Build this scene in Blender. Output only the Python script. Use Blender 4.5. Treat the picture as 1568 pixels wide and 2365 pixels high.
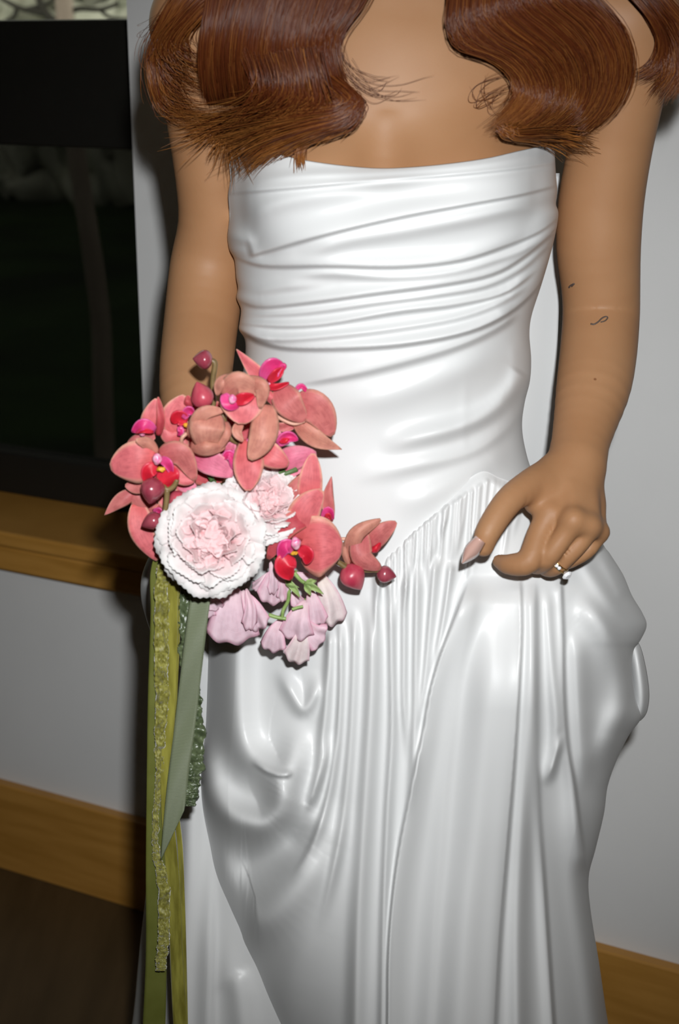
import bpy, bmesh, math, random
import numpy as np
from mathutils import Vector, Matrix, Euler
from mathutils.bvhtree import BVHTree
for o in list(bpy.data.objects): bpy.data.objects.remove(o)
scene = bpy.context.scene
COL = scene.collection
rnd = random.Random(7)
nr = np.random.RandomState(7)

# ---------------------------------------------------------------- camera
FPX, PITCH, CAMZ = 3400.0, math.radians(17.6), 1.40
CP, SP = math.cos(PITCH), math.sin(PITCH)
cd = bpy.data.cameras.new('camera'); cam = bpy.data.objects.new('camera', cd); COL.objects.link(cam)
cam.location = (0, 0, CAMZ); cam.rotation_euler = (math.pi/2 - PITCH, 0, 0)
cd.sensor_fit = 'VERTICAL'; cd.sensor_height = 36; cd.sensor_width = 36*1568/2365; cd.lens = 36*FPX/2365
cd.clip_start = .02
cd.dof.use_dof = True; cd.dof.focus_distance = 1.47; cd.dof.aperture_fstop = 6.3
scene.camera = cam
# ---------------------------------------------------------------- world, flash, added warm fill, exposure
w = bpy.data.worlds.new('world'); scene.world = w; w.use_nodes = True
w.node_tree.nodes['Background'].inputs[0].default_value = (.86, .88, .80, 1)
w.node_tree.nodes['Background'].inputs[1].default_value = 1.3
fl = bpy.data.lights.new('flash', 'SPOT'); flo = bpy.data.objects.new('flash', fl); COL.objects.link(flo)
flo.location = (.05, -.02, CAMZ + .14); fl.energy = 97; fl.shadow_soft_size = .02
fl.spot_size = math.radians(60); fl.spot_blend = 1.0; fl.color = (.972, .992, 1.0)
flo.rotation_euler = (math.radians(90 - 20.5), 0, math.radians(1.2))
rl = bpy.data.lights.new('warm_fill', 'AREA'); rlo = bpy.data.objects.new('warm_fill', rl); COL.objects.link(rlo)  # fill lamp added to warm and lift the shadows; no fixture there
rlo.location = (.3, -.6, 2.55); rl.energy = 2.5; rl.shape = 'DISK'; rl.size = .5; rl.color = (1, .72, .42)
vs = scene.view_settings
vs.view_transform = 'Standard'; vs.look = 'None'; vs.gamma = 1; vs.use_curve_mapping = False; vs.exposure = 0.0

# ---------------------------------------------------------------- pixels <-> world
def P(x, y, Y):
    """point on the ray of photo pixel (x, y) at world distance Y in front of the camera"""
    x = np.asarray(x, float); y = np.asarray(y, float)
    u = (x-784)/FPX; v = (1182.5-y)/FPX
    t = Y/(CP + v*SP)
    return np.stack(np.broadcast_arrays(u*t, Y, CAMZ + (v*CP - SP)*t), -1)
def ray(x, y):
    u = (x-784)/FPX; v = (1182.5-y)/FPX
    return Vector((u, CP + v*SP, v*CP - SP)).normalized()
def RM(r, y, Y):
    """pixels to metres at depth Y, row y"""
    return r/FPX*Y/(CP + (1182.5-y)/FPX*SP)
def pix(p):
    X, Y, Z = p[..., 0], p[..., 1], p[..., 2]-CAMZ
    d = Y*CP - Z*SP; up = Y*SP + Z*CP
    return 784 + FPX*X/d, 1182.5 - FPX*up/d

# ---------------------------------------------------------------- helpers
def tag(o, label=None, cat=None, group=None, kind=None):
    if label: o['label'] = label
    if cat: o['category'] = cat
    if group: o['group'] = group
    if kind: o['kind'] = kind
    return o
def empty(name, loc=(0, 0, 0)):
    o = bpy.data.objects.new(name, None); COL.objects.link(o); o.location = loc; o.empty_display_size = .05
    return o
def wmat(o):
    return (wmat(o.parent) @ o.matrix_parent_inverse if o.parent else Matrix()) @ o.matrix_basis
def link(name, me, mat=None, parent=None):
    if mat and not me.materials: me.materials.append(mat)
    o = bpy.data.objects.new(name, me); COL.objects.link(o)
    if parent:
        o.parent = parent
        o.matrix_parent_inverse = wmat(parent).inverted()
    return o
def mk(name, V, F, mat=None, parent=None, smooth=True):
    V = np.asarray(V, np.float32).reshape(-1, 3)
    me = bpy.data.meshes.new(name)
    if isinstance(F, np.ndarray):
        n = len(F); k = F.shape[1]
        me.vertices.add(len(V)); me.vertices.foreach_set('co', V.ravel())
        me.loops.add(n*k); me.loops.foreach_set('vertex_index', F.astype(np.int32).ravel())
        me.polygons.add(n); me.polygons.foreach_set('loop_start', np.arange(0, n*k, k, dtype=np.int32))
        me.update(calc_edges=True); me.validate()
    else:
        me.from_pydata(V.tolist(), [], F); me.update()
    if smooth: me.polygons.foreach_set('use_smooth', np.ones(len(me.polygons), bool))
    return link(name, me, mat, parent)
def gridF(nu, nv, wrap=False, off=0):
    """quads for an array of nv rows by nu columns"""
    i = np.arange(nv-1)[:, None]*nu; j = np.arange(nu if wrap else nu-1)[None]
    jn = (j+1) % nu
    return np.stack([i+j, i+jn, i+nu+jn, i+nu+j], -1).reshape(-1, 4) + off
def sheet(G, th):
    """closed thin solid from a grid of points G (nv,nu,3)"""
    nv, nu = G.shape[:2]
    du = np.gradient(G, axis=1); dv = np.gradient(G, axis=0)
    N = np.cross(du, dv); N /= np.linalg.norm(N, axis=-1, keepdims=True)+1e-12
    A = (G + N*th/2).reshape(-1, 3); B = (G - N*th/2).reshape(-1, 3); n = nu*nv
    F = [gridF(nu, nv)[:, ::-1], gridF(nu, nv)+n]
    idx = np.arange(n).reshape(nv, nu)
    rim = np.concatenate([idx[0, :-1], idx[:-1, -1], idx[-1, :0:-1], idx[:0:-1, 0]])
    r2 = np.roll(rim, -1)
    F.append(np.stack([rim, r2, r2+n, rim+n], -1))
    return np.concatenate([A, B]), np.concatenate(F)
def catmull(pts, n):
    """smooth curve through control points (k,d) sampled n times"""
    p = np.asarray(pts, float); k = len(p)
    if k == 2: return p[0] + (p[1]-p[0])*np.linspace(0, 1, n)[:, None]
    q = np.vstack([2*p[0]-p[1], p, 2*p[-1]-p[-2]])
    s = np.linspace(0, k-1-1e-9, n); i = s.astype(int); t = (s-i)[:, None]
    a, b, c, d = q[i], q[i+1], q[i+2], q[i+3]
    return .5*((2*b)+(c-a)*t+(2*a-5*b+4*c-d)*t**2+(-a+3*b-3*c+d)*t**3)
def tubeVF(C, R, k=8, off=0, cap=True):
    """tube about curve C (n,3) with radii R"""
    C = np.asarray(C, float); n = len(C); R = np.broadcast_to(np.asarray(R, float), (n,))
    T = np.gradient(C, axis=0); T /= np.linalg.norm(T, axis=1, keepdims=True)+1e-12
    a = np.array([0, 0, 1.]) if abs(T[0, 2]) < .9 else np.array([1., 0, 0])
    U = np.zeros_like(T); u = np.cross(a, T[0]); U[0] = u/np.linalg.norm(u)
    for i in range(1, n):
        u = U[i-1]-T[i]*np.dot(U[i-1], T[i]); U[i] = u/(np.linalg.norm(u)+1e-12)
    W = np.cross(T, U); an = np.arange(k)*2*math.pi/k
    V = C[:, None]+R[:, None, None]*(np.cos(an)[None, :, None]*U[:, None]+np.sin(an)[None, :, None]*W[:, None])
    F = gridF(k, n, True).tolist()
    if cap: F += [list(range(k))[::-1], list(range((n-1)*k, n*k))]
    F = [[q+off for q in f] for f in F]
    return V.reshape(-1, 3), F
def tube(name, C, R, mat, parent, k=8):
    V, F = tubeVF(C, R, k); return mk(name, V, F, mat, parent)
def boxVF(lo, hi, off=0):
    (a, b, c), (d, e, f) = lo, hi
    V = [(a,b,c),(d,b,c),(d,e,c),(a,e,c),(a,b,f),(d,b,f),(d,e,f),(a,e,f)]
    F = [(0,3,2,1),(4,5,6,7),(0,1,5,4),(1,2,6,5),(2,3,7,6),(3,0,4,7)]
    return V, [tuple(q+off for q in t) for t in F]
def boxes(name, L, mat, parent=None, M=None, bevel=0):
    V, F = [], []
    for lo, hi in L:
        v, f = boxVF(lo, hi, len(V)); V += v; F += f
    V = np.array(V, float)
    if M is not None: V = V @ np.array(M.to_3x3()).T + np.array(M.translation)
    o = mk(name, V, F, mat, parent, smooth=False)
    if bevel:
        m = o.modifiers.new('b', 'BEVEL'); m.width = bevel; m.segments = 2
    return o
# ---------------------------------------------------------------- materials
def mat(name, col=(.8, .8, .8), rough=.5, spec=.5, sss=0, sssr=(1, .35, .2), sheen=0, metal=0, coat=0, trans=0, build=None):
    m = bpy.data.materials.new(name); m.use_nodes = True
    nt = m.node_tree; b = nt.nodes['Principled BSDF']; I = b.inputs
    I['Base Color'].default_value = (*col, 1); I['Roughness'].default_value = rough
    I['Specular IOR Level'].default_value = spec; I['Metallic'].default_value = metal
    I['Coat Weight'].default_value = coat; I['Transmission Weight'].default_value = trans
    if sss:
        I['Subsurface Weight'].default_value = sss; I['Subsurface Radius'].default_value = sssr; I['Subsurface Scale'].default_value = .006
    if sheen: I['Sheen Weight'].default_value = sheen; I['Sheen Roughness'].default_value = .4
    if build: build(nt, b, I)
    return m
def node(nt, t, **kw):
    n = nt.nodes.new(t)
    for k, v in kw.items():
        if k in n.inputs: n.inputs[k].default_value = v
        else: setattr(n, k, v)
    return n
def noise_col(scale, c1, c2, det=4, lo=.35, hi=.65, stretch=(1, 1, 1), bump=0, bscale=None, coord='Object'):
    def f(nt, b, I):
        tc = node(nt, 'ShaderNodeTexCoord'); mp = node(nt, 'ShaderNodeMapping'); mp.inputs['Scale'].default_value = stretch
        nt.links.new(tc.outputs[coord], mp.inputs['Vector'])
        n = node(nt, 'ShaderNodeTexNoise', Scale=scale, Detail=det); nt.links.new(mp.outputs[0], n.inputs['Vector'])
        r = node(nt, 'ShaderNodeValToRGB'); e = r.color_ramp.elements
        e[0].position = lo; e[1].position = hi; e[0].color = (*c1, 1); e[1].color = (*c2, 1)
        nt.links.new(n.outputs['Fac'], r.inputs[0]); nt.links.new(r.outputs[0], I['Base Color'])
        if bump:
            n2 = n
            if bscale:
                n2 = node(nt, 'ShaderNodeTexNoise', Scale=bscale, Detail=3); nt.links.new(mp.outputs[0], n2.inputs['Vector'])
            bp = node(nt, 'ShaderNodeBump', Strength=bump, Distance=.001); nt.links.new(n2.outputs['Fac'], bp.inputs['Height'])
            nt.links.new(bp.outputs[0], I['Normal'])
    return f
# ================================================================ the room
M_wall = mat('wall_paint', rough=.75, spec=.2, build=noise_col(3, (.725, .722, .715), (.765, .762, .755), bump=.15, bscale=260))
M_ceil = mat('ceiling_paint', (.75, .74, .72), .8)
M_wood = mat('oak', rough=.42, spec=.4, build=noise_col(5, (.42, .20, .036), (.53, .265, .058), det=6, stretch=(1, 1, 9), bump=.06))
M_floor = mat('floor_wood', rough=.55, spec=.3, build=noise_col(4, (.075, .046, .018), (.10, .062, .026), det=6, stretch=(7, 1, 1)))
M_dark = mat('black_frame', (.012, .011, .009), .45, .4)
WANG = math.radians(62.9)
wd = Vector((-math.sin(WANG), math.cos(WANG), 0))         # along the wall, away to the left
wn = Vector((-wd.y, wd.x, 0))                             # wall normal
if wn.y > 0: wn = -wn                                     # towards the room
def floorpt(x, y):
    d = ray(x, y); t = -CAMZ/d.z; return Vector((d.x*t, d.y*t, 0))
W0 = floorpt(170, 2040)
def onwall(x, y, off=0.):
    """(along, height) of a photo pixel on the wall plane moved off metres into the room"""
    d = ray(x, y); o = Vector((0, 0, CAMZ)); p0 = W0 + wn*off
    t = (p0-o).dot(wn)/d.dot(wn); p = o + d*t
    return (p-W0).dot(wd), p.z
# local wall frame: x along the wall (to the right), y out of the wall into the room (negative = room side), z up
MW = Matrix.Translation(W0) @ Matrix((( -wd.x, -wn.x, 0), (-wd.y, -wn.y, 0), (0, 0, 1))).to_4x4()
wx = lambda x, y, off=0: -onwall(x, y, off)[0]
wz = lambda x, y, off=0: onwall(x, y, off)[1]
BB = .02                                                     # baseboard thickness
bb_h = wz(170, 1859, BB); xr = wx(311, 465)
sill_b = wz(150, 1346, .03); sill_t = wz(150, 1252, .03); win_l = xr - 1.7; win_t = 2.2
LX, RX, HZ, TH = -3.4, 3.4, 2.9, .22
wall = boxes('wall_back', [((LX, 0, 0), (RX, TH, sill_t-.02)), ((LX, 0, win_t), (RX, TH, HZ)), ((LX, 0, sill_t-.02), (win_l, TH, win_t)), ((xr, 0, sill_t-.02), (RX, TH, win_t))], M_wall, None, MW)
tag(wall, kind='structure')
tag(boxes('baseboard_back', [((LX, -BB, 0), (RX, .0005, bb_h))], M_wood, None, MW, .003), kind='structure')
tag(boxes('trim_1', [((win_l-.04, -.03, sill_b), (wx(352, 1376, .03), -.0004, sill_t-.027)), ((win_l-.05, -.036, sill_t-.026), (wx(356, 1300, .03), .16, sill_t))], M_wood, None, MW, .005), label='oak window sill board with a rounded front edge', kind='structure')
fl_o = boxes('floor', [((LX, -6.2, -.05), (RX, TH, 0))], M_floor, None, MW); tag(fl_o, kind='structure')
tag(boxes('ceiling', [((LX, -6.2, HZ), (RX, TH, HZ+.05))], M_ceil, None, MW), kind='structure')
tag(boxes('wall_left', [((LX-.1, -6.2, 0), (LX, TH, HZ))], M_wall, None, MW), kind='structure')
tag(boxes('wall_right', [((RX, -6.2, 0), (RX+.1, TH, HZ))], M_wall, None, MW), kind='structure')
tag(boxes('wall_front', [((LX, -6.3, 0), (RX, -6.2, HZ))], M_wall, None, MW), kind='structure')
# window: dark metal frame, clear upper pane, dark tinted lower pane
z_bar = wz(150, 45, -.15)
win = empty('window_1', MW @ Vector((xr, .15, sill_t))); tag(win, kind='structure')
boxes('window_frame', [((win_l, .14, sill_t), (xr, .19, sill_t+.075)), ((win_l, .14, win_t-.05), (xr, .19, win_t)), ((win_l, .14, sill_t), (win_l+.05, .19, win_t)), ((xr-.012, .14, sill_t), (xr, .19, win_t))], M_dark, win, MW, .004)
boxes('window_bar', [((win_l, .135, wz(150, 340, -.135)), (xr, .195, z_bar))], M_dark, win, MW, .004)
def tint(f):
    m = bpy.data.materials.new('pane'); m.use_nodes = True; nt = m.node_tree; nt.nodes.clear()
    o = node(nt, 'ShaderNodeOutputMaterial'); mx = node(nt, 'ShaderNodeMixShader', Fac=.04)
    t = node(nt, 'ShaderNodeBsdfTransparent'); t.inputs[0].default_value = (f, f, f*.95, 1)
    g = node(nt, 'ShaderNodeBsdfGlossy', Roughness=.03); g.inputs[0].default_value = (.25, .25, .25, 1)
    nt.links.new(t.outputs[0], mx.inputs[1]); nt.links.new(g.outputs[0], mx.inputs[2]); nt.links.new(mx.outputs[0], o.inputs[0]); return m
boxes('pane', [((win_l+.04, .163, z_bar-.01), (xr-.008, .167, win_t-.04))], tint(.95), win, MW)
boxes('pane', [((win_l+.04, .163, sill_t+.06), (xr-.008, .167, wz(150, 335, -.135)))], tint(.19), win, MW)
# garden outside
M_lawn = mat('lawn', rough=.9, build=noise_col(1.1, (.012, .026, .008), (.035, .075, .018)))
M_bark = mat('pale_bark', rough=.8, build=noise_col(14, (.42, .33, .29), (.60, .49, .44), stretch=(1, 1, .2)))
M_twig = mat('twig_bark', (.05, .045, .04), .8)
lawn = boxes('lawn', [((-14, .3, -.45), (4, 14.5, -.4))], M_lawn, None, MW); tag(lawn, 'dark green lawn outside the tinted window', 'lawn', kind='structure')
def outp(x, y, D):
    d = ray(x, y); return np.array((0, 0, CAMZ)) + np.array(d)*(D/d.y)
tr = empty('garden_tree', (float(outp(246, 1180, 5.2)[0]), 5.2, -.4))
C = catmull([outp(146, -60, 5.2), outp(150, 40, 5.2), outp(158, 200, 5.2), outp(176, 350, 5.2), outp(196, 480, 5.2), outp(218, 620, 5.2), outp(234, 760, 5.2), outp(237, 900, 5.2), outp(243, 1060, 5.2), outp(246, 1180, 5.2)], 50)
C[-1, 2] = min(C[-1, 2], -.41)
tube('trunk', C, np.linspace(.030, .038, 50), M_bark, tr, 10)
V, F = [], []
for i, (pts, r) in enumerate([([(150, 30), (185, 20), (230, 22), (275, 8)], .012), ([(150, 70), (105, 30), (80, -30)], .018), ([(105, 32), (50, 20), (-10, -10)], .012), ([(60, 22), (110, 8), (146, -20)], .009), ([(230, 22), (255, 40), (295, 44)], .008), ([(40, 18), (30, 40), (-5, 55)], .010)]):
    c = catmull([outp(x, y, 5.2) for x, y in pts], 12); v, f = tubeVF(c, np.linspace(r, r*.6, 12), 6, len(V)); V += v.tolist(); F += f
mk('branch', V, F, M_twig, tr)
tag(tr, 'slender bare garden tree with a bent pale trunk outside the window', 'tree')
M_thick = mat('winter_thicket', rough=.95, build=noise_col(1.6, (.30, .29, .24), (.85, .84, .74), det=8))
xs = np.linspace(-12, 2, 90); zs = np.linspace(-.4, 3.6, 30); rt = np.random.RandomState(5)
G = np.array([[tuple(MW @ Vector((x, 13+.5*rt.uniform(-1, 1), z*(1+.08*math.sin(x*2.3)+.05*math.sin(x*7)) if z > 0 else z))) for x in xs] for z in zs])
V, F = sheet(G, .6); tag(mk('thicket', V, F, M_thick), 'pale winter thicket behind the garden lawn', 'thicket', kind='stuff')
# ================================================================ the bride: one continuous body surface
def skin_nodes(nt, b, I):
    tc = node(nt, 'ShaderNodeTexCoord')
    n = node(nt, 'ShaderNodeTexNoise', Scale=9, Detail=5); nt.links.new(tc.outputs['Object'], n.inputs['Vector'])
    r = node(nt, 'ShaderNodeValToRGB'); e = r.color_ramp.elements
    e[0].position = .3; e[1].position = .7; e[0].color = (.335, .165, .076, 1); e[1].color = (.385, .205, .102, 1)
    nt.links.new(n.outputs['Fac'], r.inputs[0])
    # freckles
    v = node(nt, 'ShaderNodeTexVoronoi', Scale=26, Randomness=1); nt.links.new(tc.outputs['Object'], v.inputs['Vector'])
    fr = node(nt, 'ShaderNodeValToRGB'); e = fr.color_ramp.elements
    e[0].position = .025; e[1].position = .045; e[0].color = (.42, .25, .17, 1); e[1].color = (1, 1, 1, 1)
    nt.links.new(v.outputs['Distance'], fr.inputs[0])
    mx = node(nt, 'ShaderNodeMix', data_type='RGBA', blend_type='MULTIPLY'); mx.inputs[0].default_value = .75
    nt.links.new(r.outputs[0], mx.inputs[6]); nt.links.new(fr.outputs[0], mx.inputs[7]); nt.links.new(mx.outputs[2], I['Base Color'])
    n2 = node(nt, 'ShaderNodeTexNoise', Scale=900, Detail=2); nt.links.new(tc.outputs['Object'], n2.inputs['Vector'])
    bp = node(nt, 'ShaderNodeBump', Strength=.12, Distance=.0006); nt.links.new(n2.outputs['Fac'], bp.inputs['Height']); nt.links.new(bp.outputs[0], I['Normal'])
M_skin = mat('skin', rough=.52, spec=.28, sss=.12, build=skin_nodes)

def W3(x, y, Y): return P(x, y, Y)
def smin(a, b, k):
    h = np.clip(.5+.5*(b-a)/k, 0, 1)
    return b+(a-b)*h-k*h*(1-h)
CULL = [None]
def far(c, r):
    """skip a shape that is nowhere near the block of points being sampled"""
    return CULL[0] is not None and np.linalg.norm(c-CULL[0][0]) > CULL[0][1]+r+.06
def cone(p, a, b, ra, rb):
    ab = b-a
    if far((a+b)/2, np.linalg.norm(ab)/2+max(ra, rb)): return np.full(len(p), 1.)
    t = np.clip(((p-a)@ab)/(ab@ab+1e-12), 0, 1)
    return np.linalg.norm(p-a-t[:, None]*ab, axis=1)-(ra+(rb-ra)*t)
def ell(p, c, r):
    r = np.asarray(r)
    if far(c, r.max()): return np.full(len(p), 1.)
    q = p-c
    k0 = np.linalg.norm(q/r, axis=1); k1 = np.linalg.norm(q/(r*r), axis=1)+1e-9
    return k0*(k0-1)/k1
def chain(p, pts, k=.012):
    q = np.asarray(pts, float)
    if len(q) > 2: q = catmull(q, 3*len(q))
    A = P(q[:, 0], q[:, 1], q[:, 2]); r = RM(q[:, 3], q[:, 1], q[:, 2])
    d = np.full(len(p), 1.)
    for i in range(len(q)-1): d = np.minimum(d, cone(p, A[i], A[i+1], r[i], r[i+1]))
    return d
def segd(p, pts):
    d = None
    for a, b in zip(pts[:-1], pts[1:]):
        e = cone(p, np.asarray(a, float), np.asarray(b, float), 0, 0); d = e if d is None else np.minimum(d, e)
    return d
ARM_L = [(455, 60, 1.40, 100), (466, 200, 1.405, 94), (489, 380, 1.415, 88), (497, 510, 1.425, 85), (480, 620, 1.43, 88), (465, 740, 1.405, 86), (452, 860, 1.36, 84), (450, 950, 1.325, 76), (462, 1090, 1.27, 56)]
ARM_R = [(1462, 60, 1.40, 105), (1438, 200, 1.40, 99), (1412, 330, 1.41, 96), (1390, 450, 1.42, 98), (1382, 560, 1.425, 97), (1387, 660, 1.43, 90), (1388, 730, 1.43, 88), (1381, 820, 1.40, 88), (1370, 895, 1.37, 85), (1350, 980, 1.335, 72), (1332, 1058, 1.30, 62)]
META = [((1300, 1092, 1.285, 34), (1270, 1186, 1.246, 31)), ((1322, 1085, 1.282, 36), (1324, 1203, 1.234, 29)), ((1345, 1088, 1.286, 34), (1362, 1216, 1.240, 26)), ((1360, 1100, 1.295, 30), (1382, 1230, 1.256, 21))]
FING = [[(1270, 1186, 1.246, 31), (1246, 1232, 1.238, 29), (1222, 1294, 1.226, 30), (1180, 1304, 1.232, 25), (1154, 1297, 1.245, 17)],
        [(1324, 1203, 1.234, 29), (1300, 1240, 1.228, 25), (1262, 1290, 1.228, 25), (1238, 1305, 1.248, 22), (1225, 1292, 1.265, 18)],
        [(1362, 1216, 1.240, 26), (1335, 1258, 1.234, 23), (1285, 1305, 1.236, 23), (1262, 1312, 1.254, 20), (1252, 1300, 1.270, 17)],
        [(1382, 1230, 1.256, 21), (1358, 1268, 1.251, 20), (1318, 1292, 1.252, 20), (1298, 1298, 1.266, 18), (1290, 1290, 1.280, 15)]]
THUMB = [(1275, 1092, 1.280, 40), (1222, 1122, 1.253, 37), (1172, 1160, 1.232, 33), (1128, 1226, 1.215, 30), (1117, 1262, 1.213, 24)]
def hand_r(p):
    palm = None
    for a, b in META:
        e = chain(p, [a, b]); palm = e if palm is None else smin(palm, e, .012)
    palm = smin(palm, chain(p, [(1335, 1060, 1.305, 55), (1330, 1100, 1.288, 52)]), .012)
    palm = smin(palm, chain(p, [(1300, 1140, 1.285, 45), (1350, 1170, 1.285, 40)]), .012)
    th = chain(p, THUMB, .008)
    d = smin(palm, th, .016)
    d = smin(d, chain(p, [(1250, 1130, 1.262, 30), (1232, 1165, 1.255, 20)]), .010)
    f = None
    for c in FING:
        e = chain(p, c, .004); f = e if f is None else smin(f, e, .0006)
    d = smin(d, f, .004)
    for (x, y, Y, r) in [(1324, 1200, 1.232, 20), (1360, 1213, 1.238, 17), (1386, 1227, 1.254, 15)]:   # knuckles
        d = smin(d, np.linalg.norm(p-P(x, y, Y-.006), axis=1)-RM(r, y, Y), .012)
    for a, b in [((1318, 1120, 1.255), (1322, 1180, 1.232)), ((1345, 1130, 1.29), (1358, 1195, 1.236))]:  # tendons
        s = segd(p, [P(*a), P(*b)]); d = d-.0014*np.exp(-(s/.004)**2)
    return d
def hand_l(p):
    d = chain(p, [(462, 1090, 1.27, 54), (462, 1150, 1.255, 50), (455, 1215, 1.25, 42)], .01)
    d = smin(d, chain(p, [(480, 1110, 1.26, 44), (492, 1190, 1.25, 40)]), .012)
    for i in range(4):
        y = 1130+i*30
        d = smin(d, chain(p, [(490, y, 1.25, 24), (528, y+4, 1.225, 22), (512, y+10, 1.195, 20), (478, y+14, 1.19, 17)], .004), .004)
    return smin(d, chain(p, [(445, 1130, 1.245, 28), (436, 1170, 1.215, 25), (460, 1200, 1.19, 19)], .006), .008)
HC = np.array((.062, 1.385, 1.64))
def head(p):
    d = ell(p, HC+(0, .015, .012), (.073, .092, .098))
    d = smin(d, ell(p, HC+(0, -.035, -.065), (.054, .058, .062)), .03)
    d = smin(d, cone(p, HC+(0, -.083, .012), HC+(0, -.104, -.028), .007, .012), .012)
    for s in (-1, 1):
        d = smin(d, ell(p, HC+(s*.035, -.060, -.028), (.022, .02, .02)), .02)
        e = ell(p, HC+(s*.031, -.090, .008), (.017, .013, .011)); d = -smin(-d, e, .008)
        d = smin(d, ell(p, HC+(s*.072, .012, -.008), (.008, .018, .03)), .006)
    d = smin(d, ell(p, HC+(0, -.089, -.056), (.022, .009, .006)), .005)
    d = smin(d, ell(p, HC+(0, -.087, -.067), (.018, .010, .007)), .005)
    return smin(d, ell(p, HC+(0, -.080, -.098), (.020, .018, .016)), .02)
def torso(p):
    d = ell(p, P(905, 480, 1.395), (.142, .092, .20))
    d = smin(d, ell(p, P(915, 160, 1.395), (.150, .082, .115)), .05)
    for x in (748, 1040):
        d = smin(d, np.linalg.norm(p-P(x, 462, 1.338), axis=1)-.070, .035)
    d = smin(d, ell(p, P(890, 850, 1.395), (.118, .090, .16)), .05)
    d = smin(d, ell(p, P(860, 1230, 1.395), (.155, .105, .14)), .05)
    nk = P(935, -40, 1.40)
    for x, y in ((500, 50), (1420, 45)):
        d = smin(d, cone(p, nk, P(x, y, 1.40), .052, .042), .04)
        d = smin(d, cone(p, P(985 if x > 900 else 885, 8, 1.345), P(x+(-60 if x > 900 else 60), 10, 1.375), .008, .007), .022)
    d = smin(d, cone(p, nk, HC+(0, .02, -.05), .050, .048), .03)
    s = segd(p, [P(884, 420, 1.27), P(886, 330, 1.285), P(892, 250, 1.30)])
    fade = np.clip((1.348-p[:, 2])/.04, 0, 1)
    return d+fade*(.0075*np.exp(-(s/.020)**2)+.004*np.exp(-(s/.008)**2))
def body(p):
    t = smin(torso(p), head(p), .012)
    al = smin(chain(p, ARM_L), hand_l(p), .012)
    ar = smin(chain(p, ARM_R), hand_r(p), .012)
    up = np.clip((p[:, 2]-1.24)/.10, 0, 1)
    k = .006+.034*up
    d = smin(smin(t, al, k), ar, k)
    # elbow creases, thumb web creases
    for pts, a, wdt in (([(1300, 748, 1.40), (1345, 722, 1.37), (1395, 700, 1.365), (1445, 692, 1.37)], .0018, .0035),
                     ([(1370, 720, 1.365), (1420, 702, 1.365), (1465, 700, 1.385)], .0011, .0025),
                     ([(415, 573, 1.39), (455, 590, 1.365), (500, 608, 1.365), (540, 640, 1.38)], .0016, .0035),
                     ([(1214, 1150, 1.232), (1200, 1182, 1.232)], .0012, .002), ([(1230, 1176, 1.234), (1219, 1190, 1.232)], .0010, .0018),
                     ([(1112, 1222, 1.198), (1128, 1216, 1.192), (1146, 1214, 1.196)], .0007, .002)):
        s = segd(p, [P(*q) for q in pts]); d = d+a*np.exp(-(s/wdt)**2)
    return d
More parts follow.
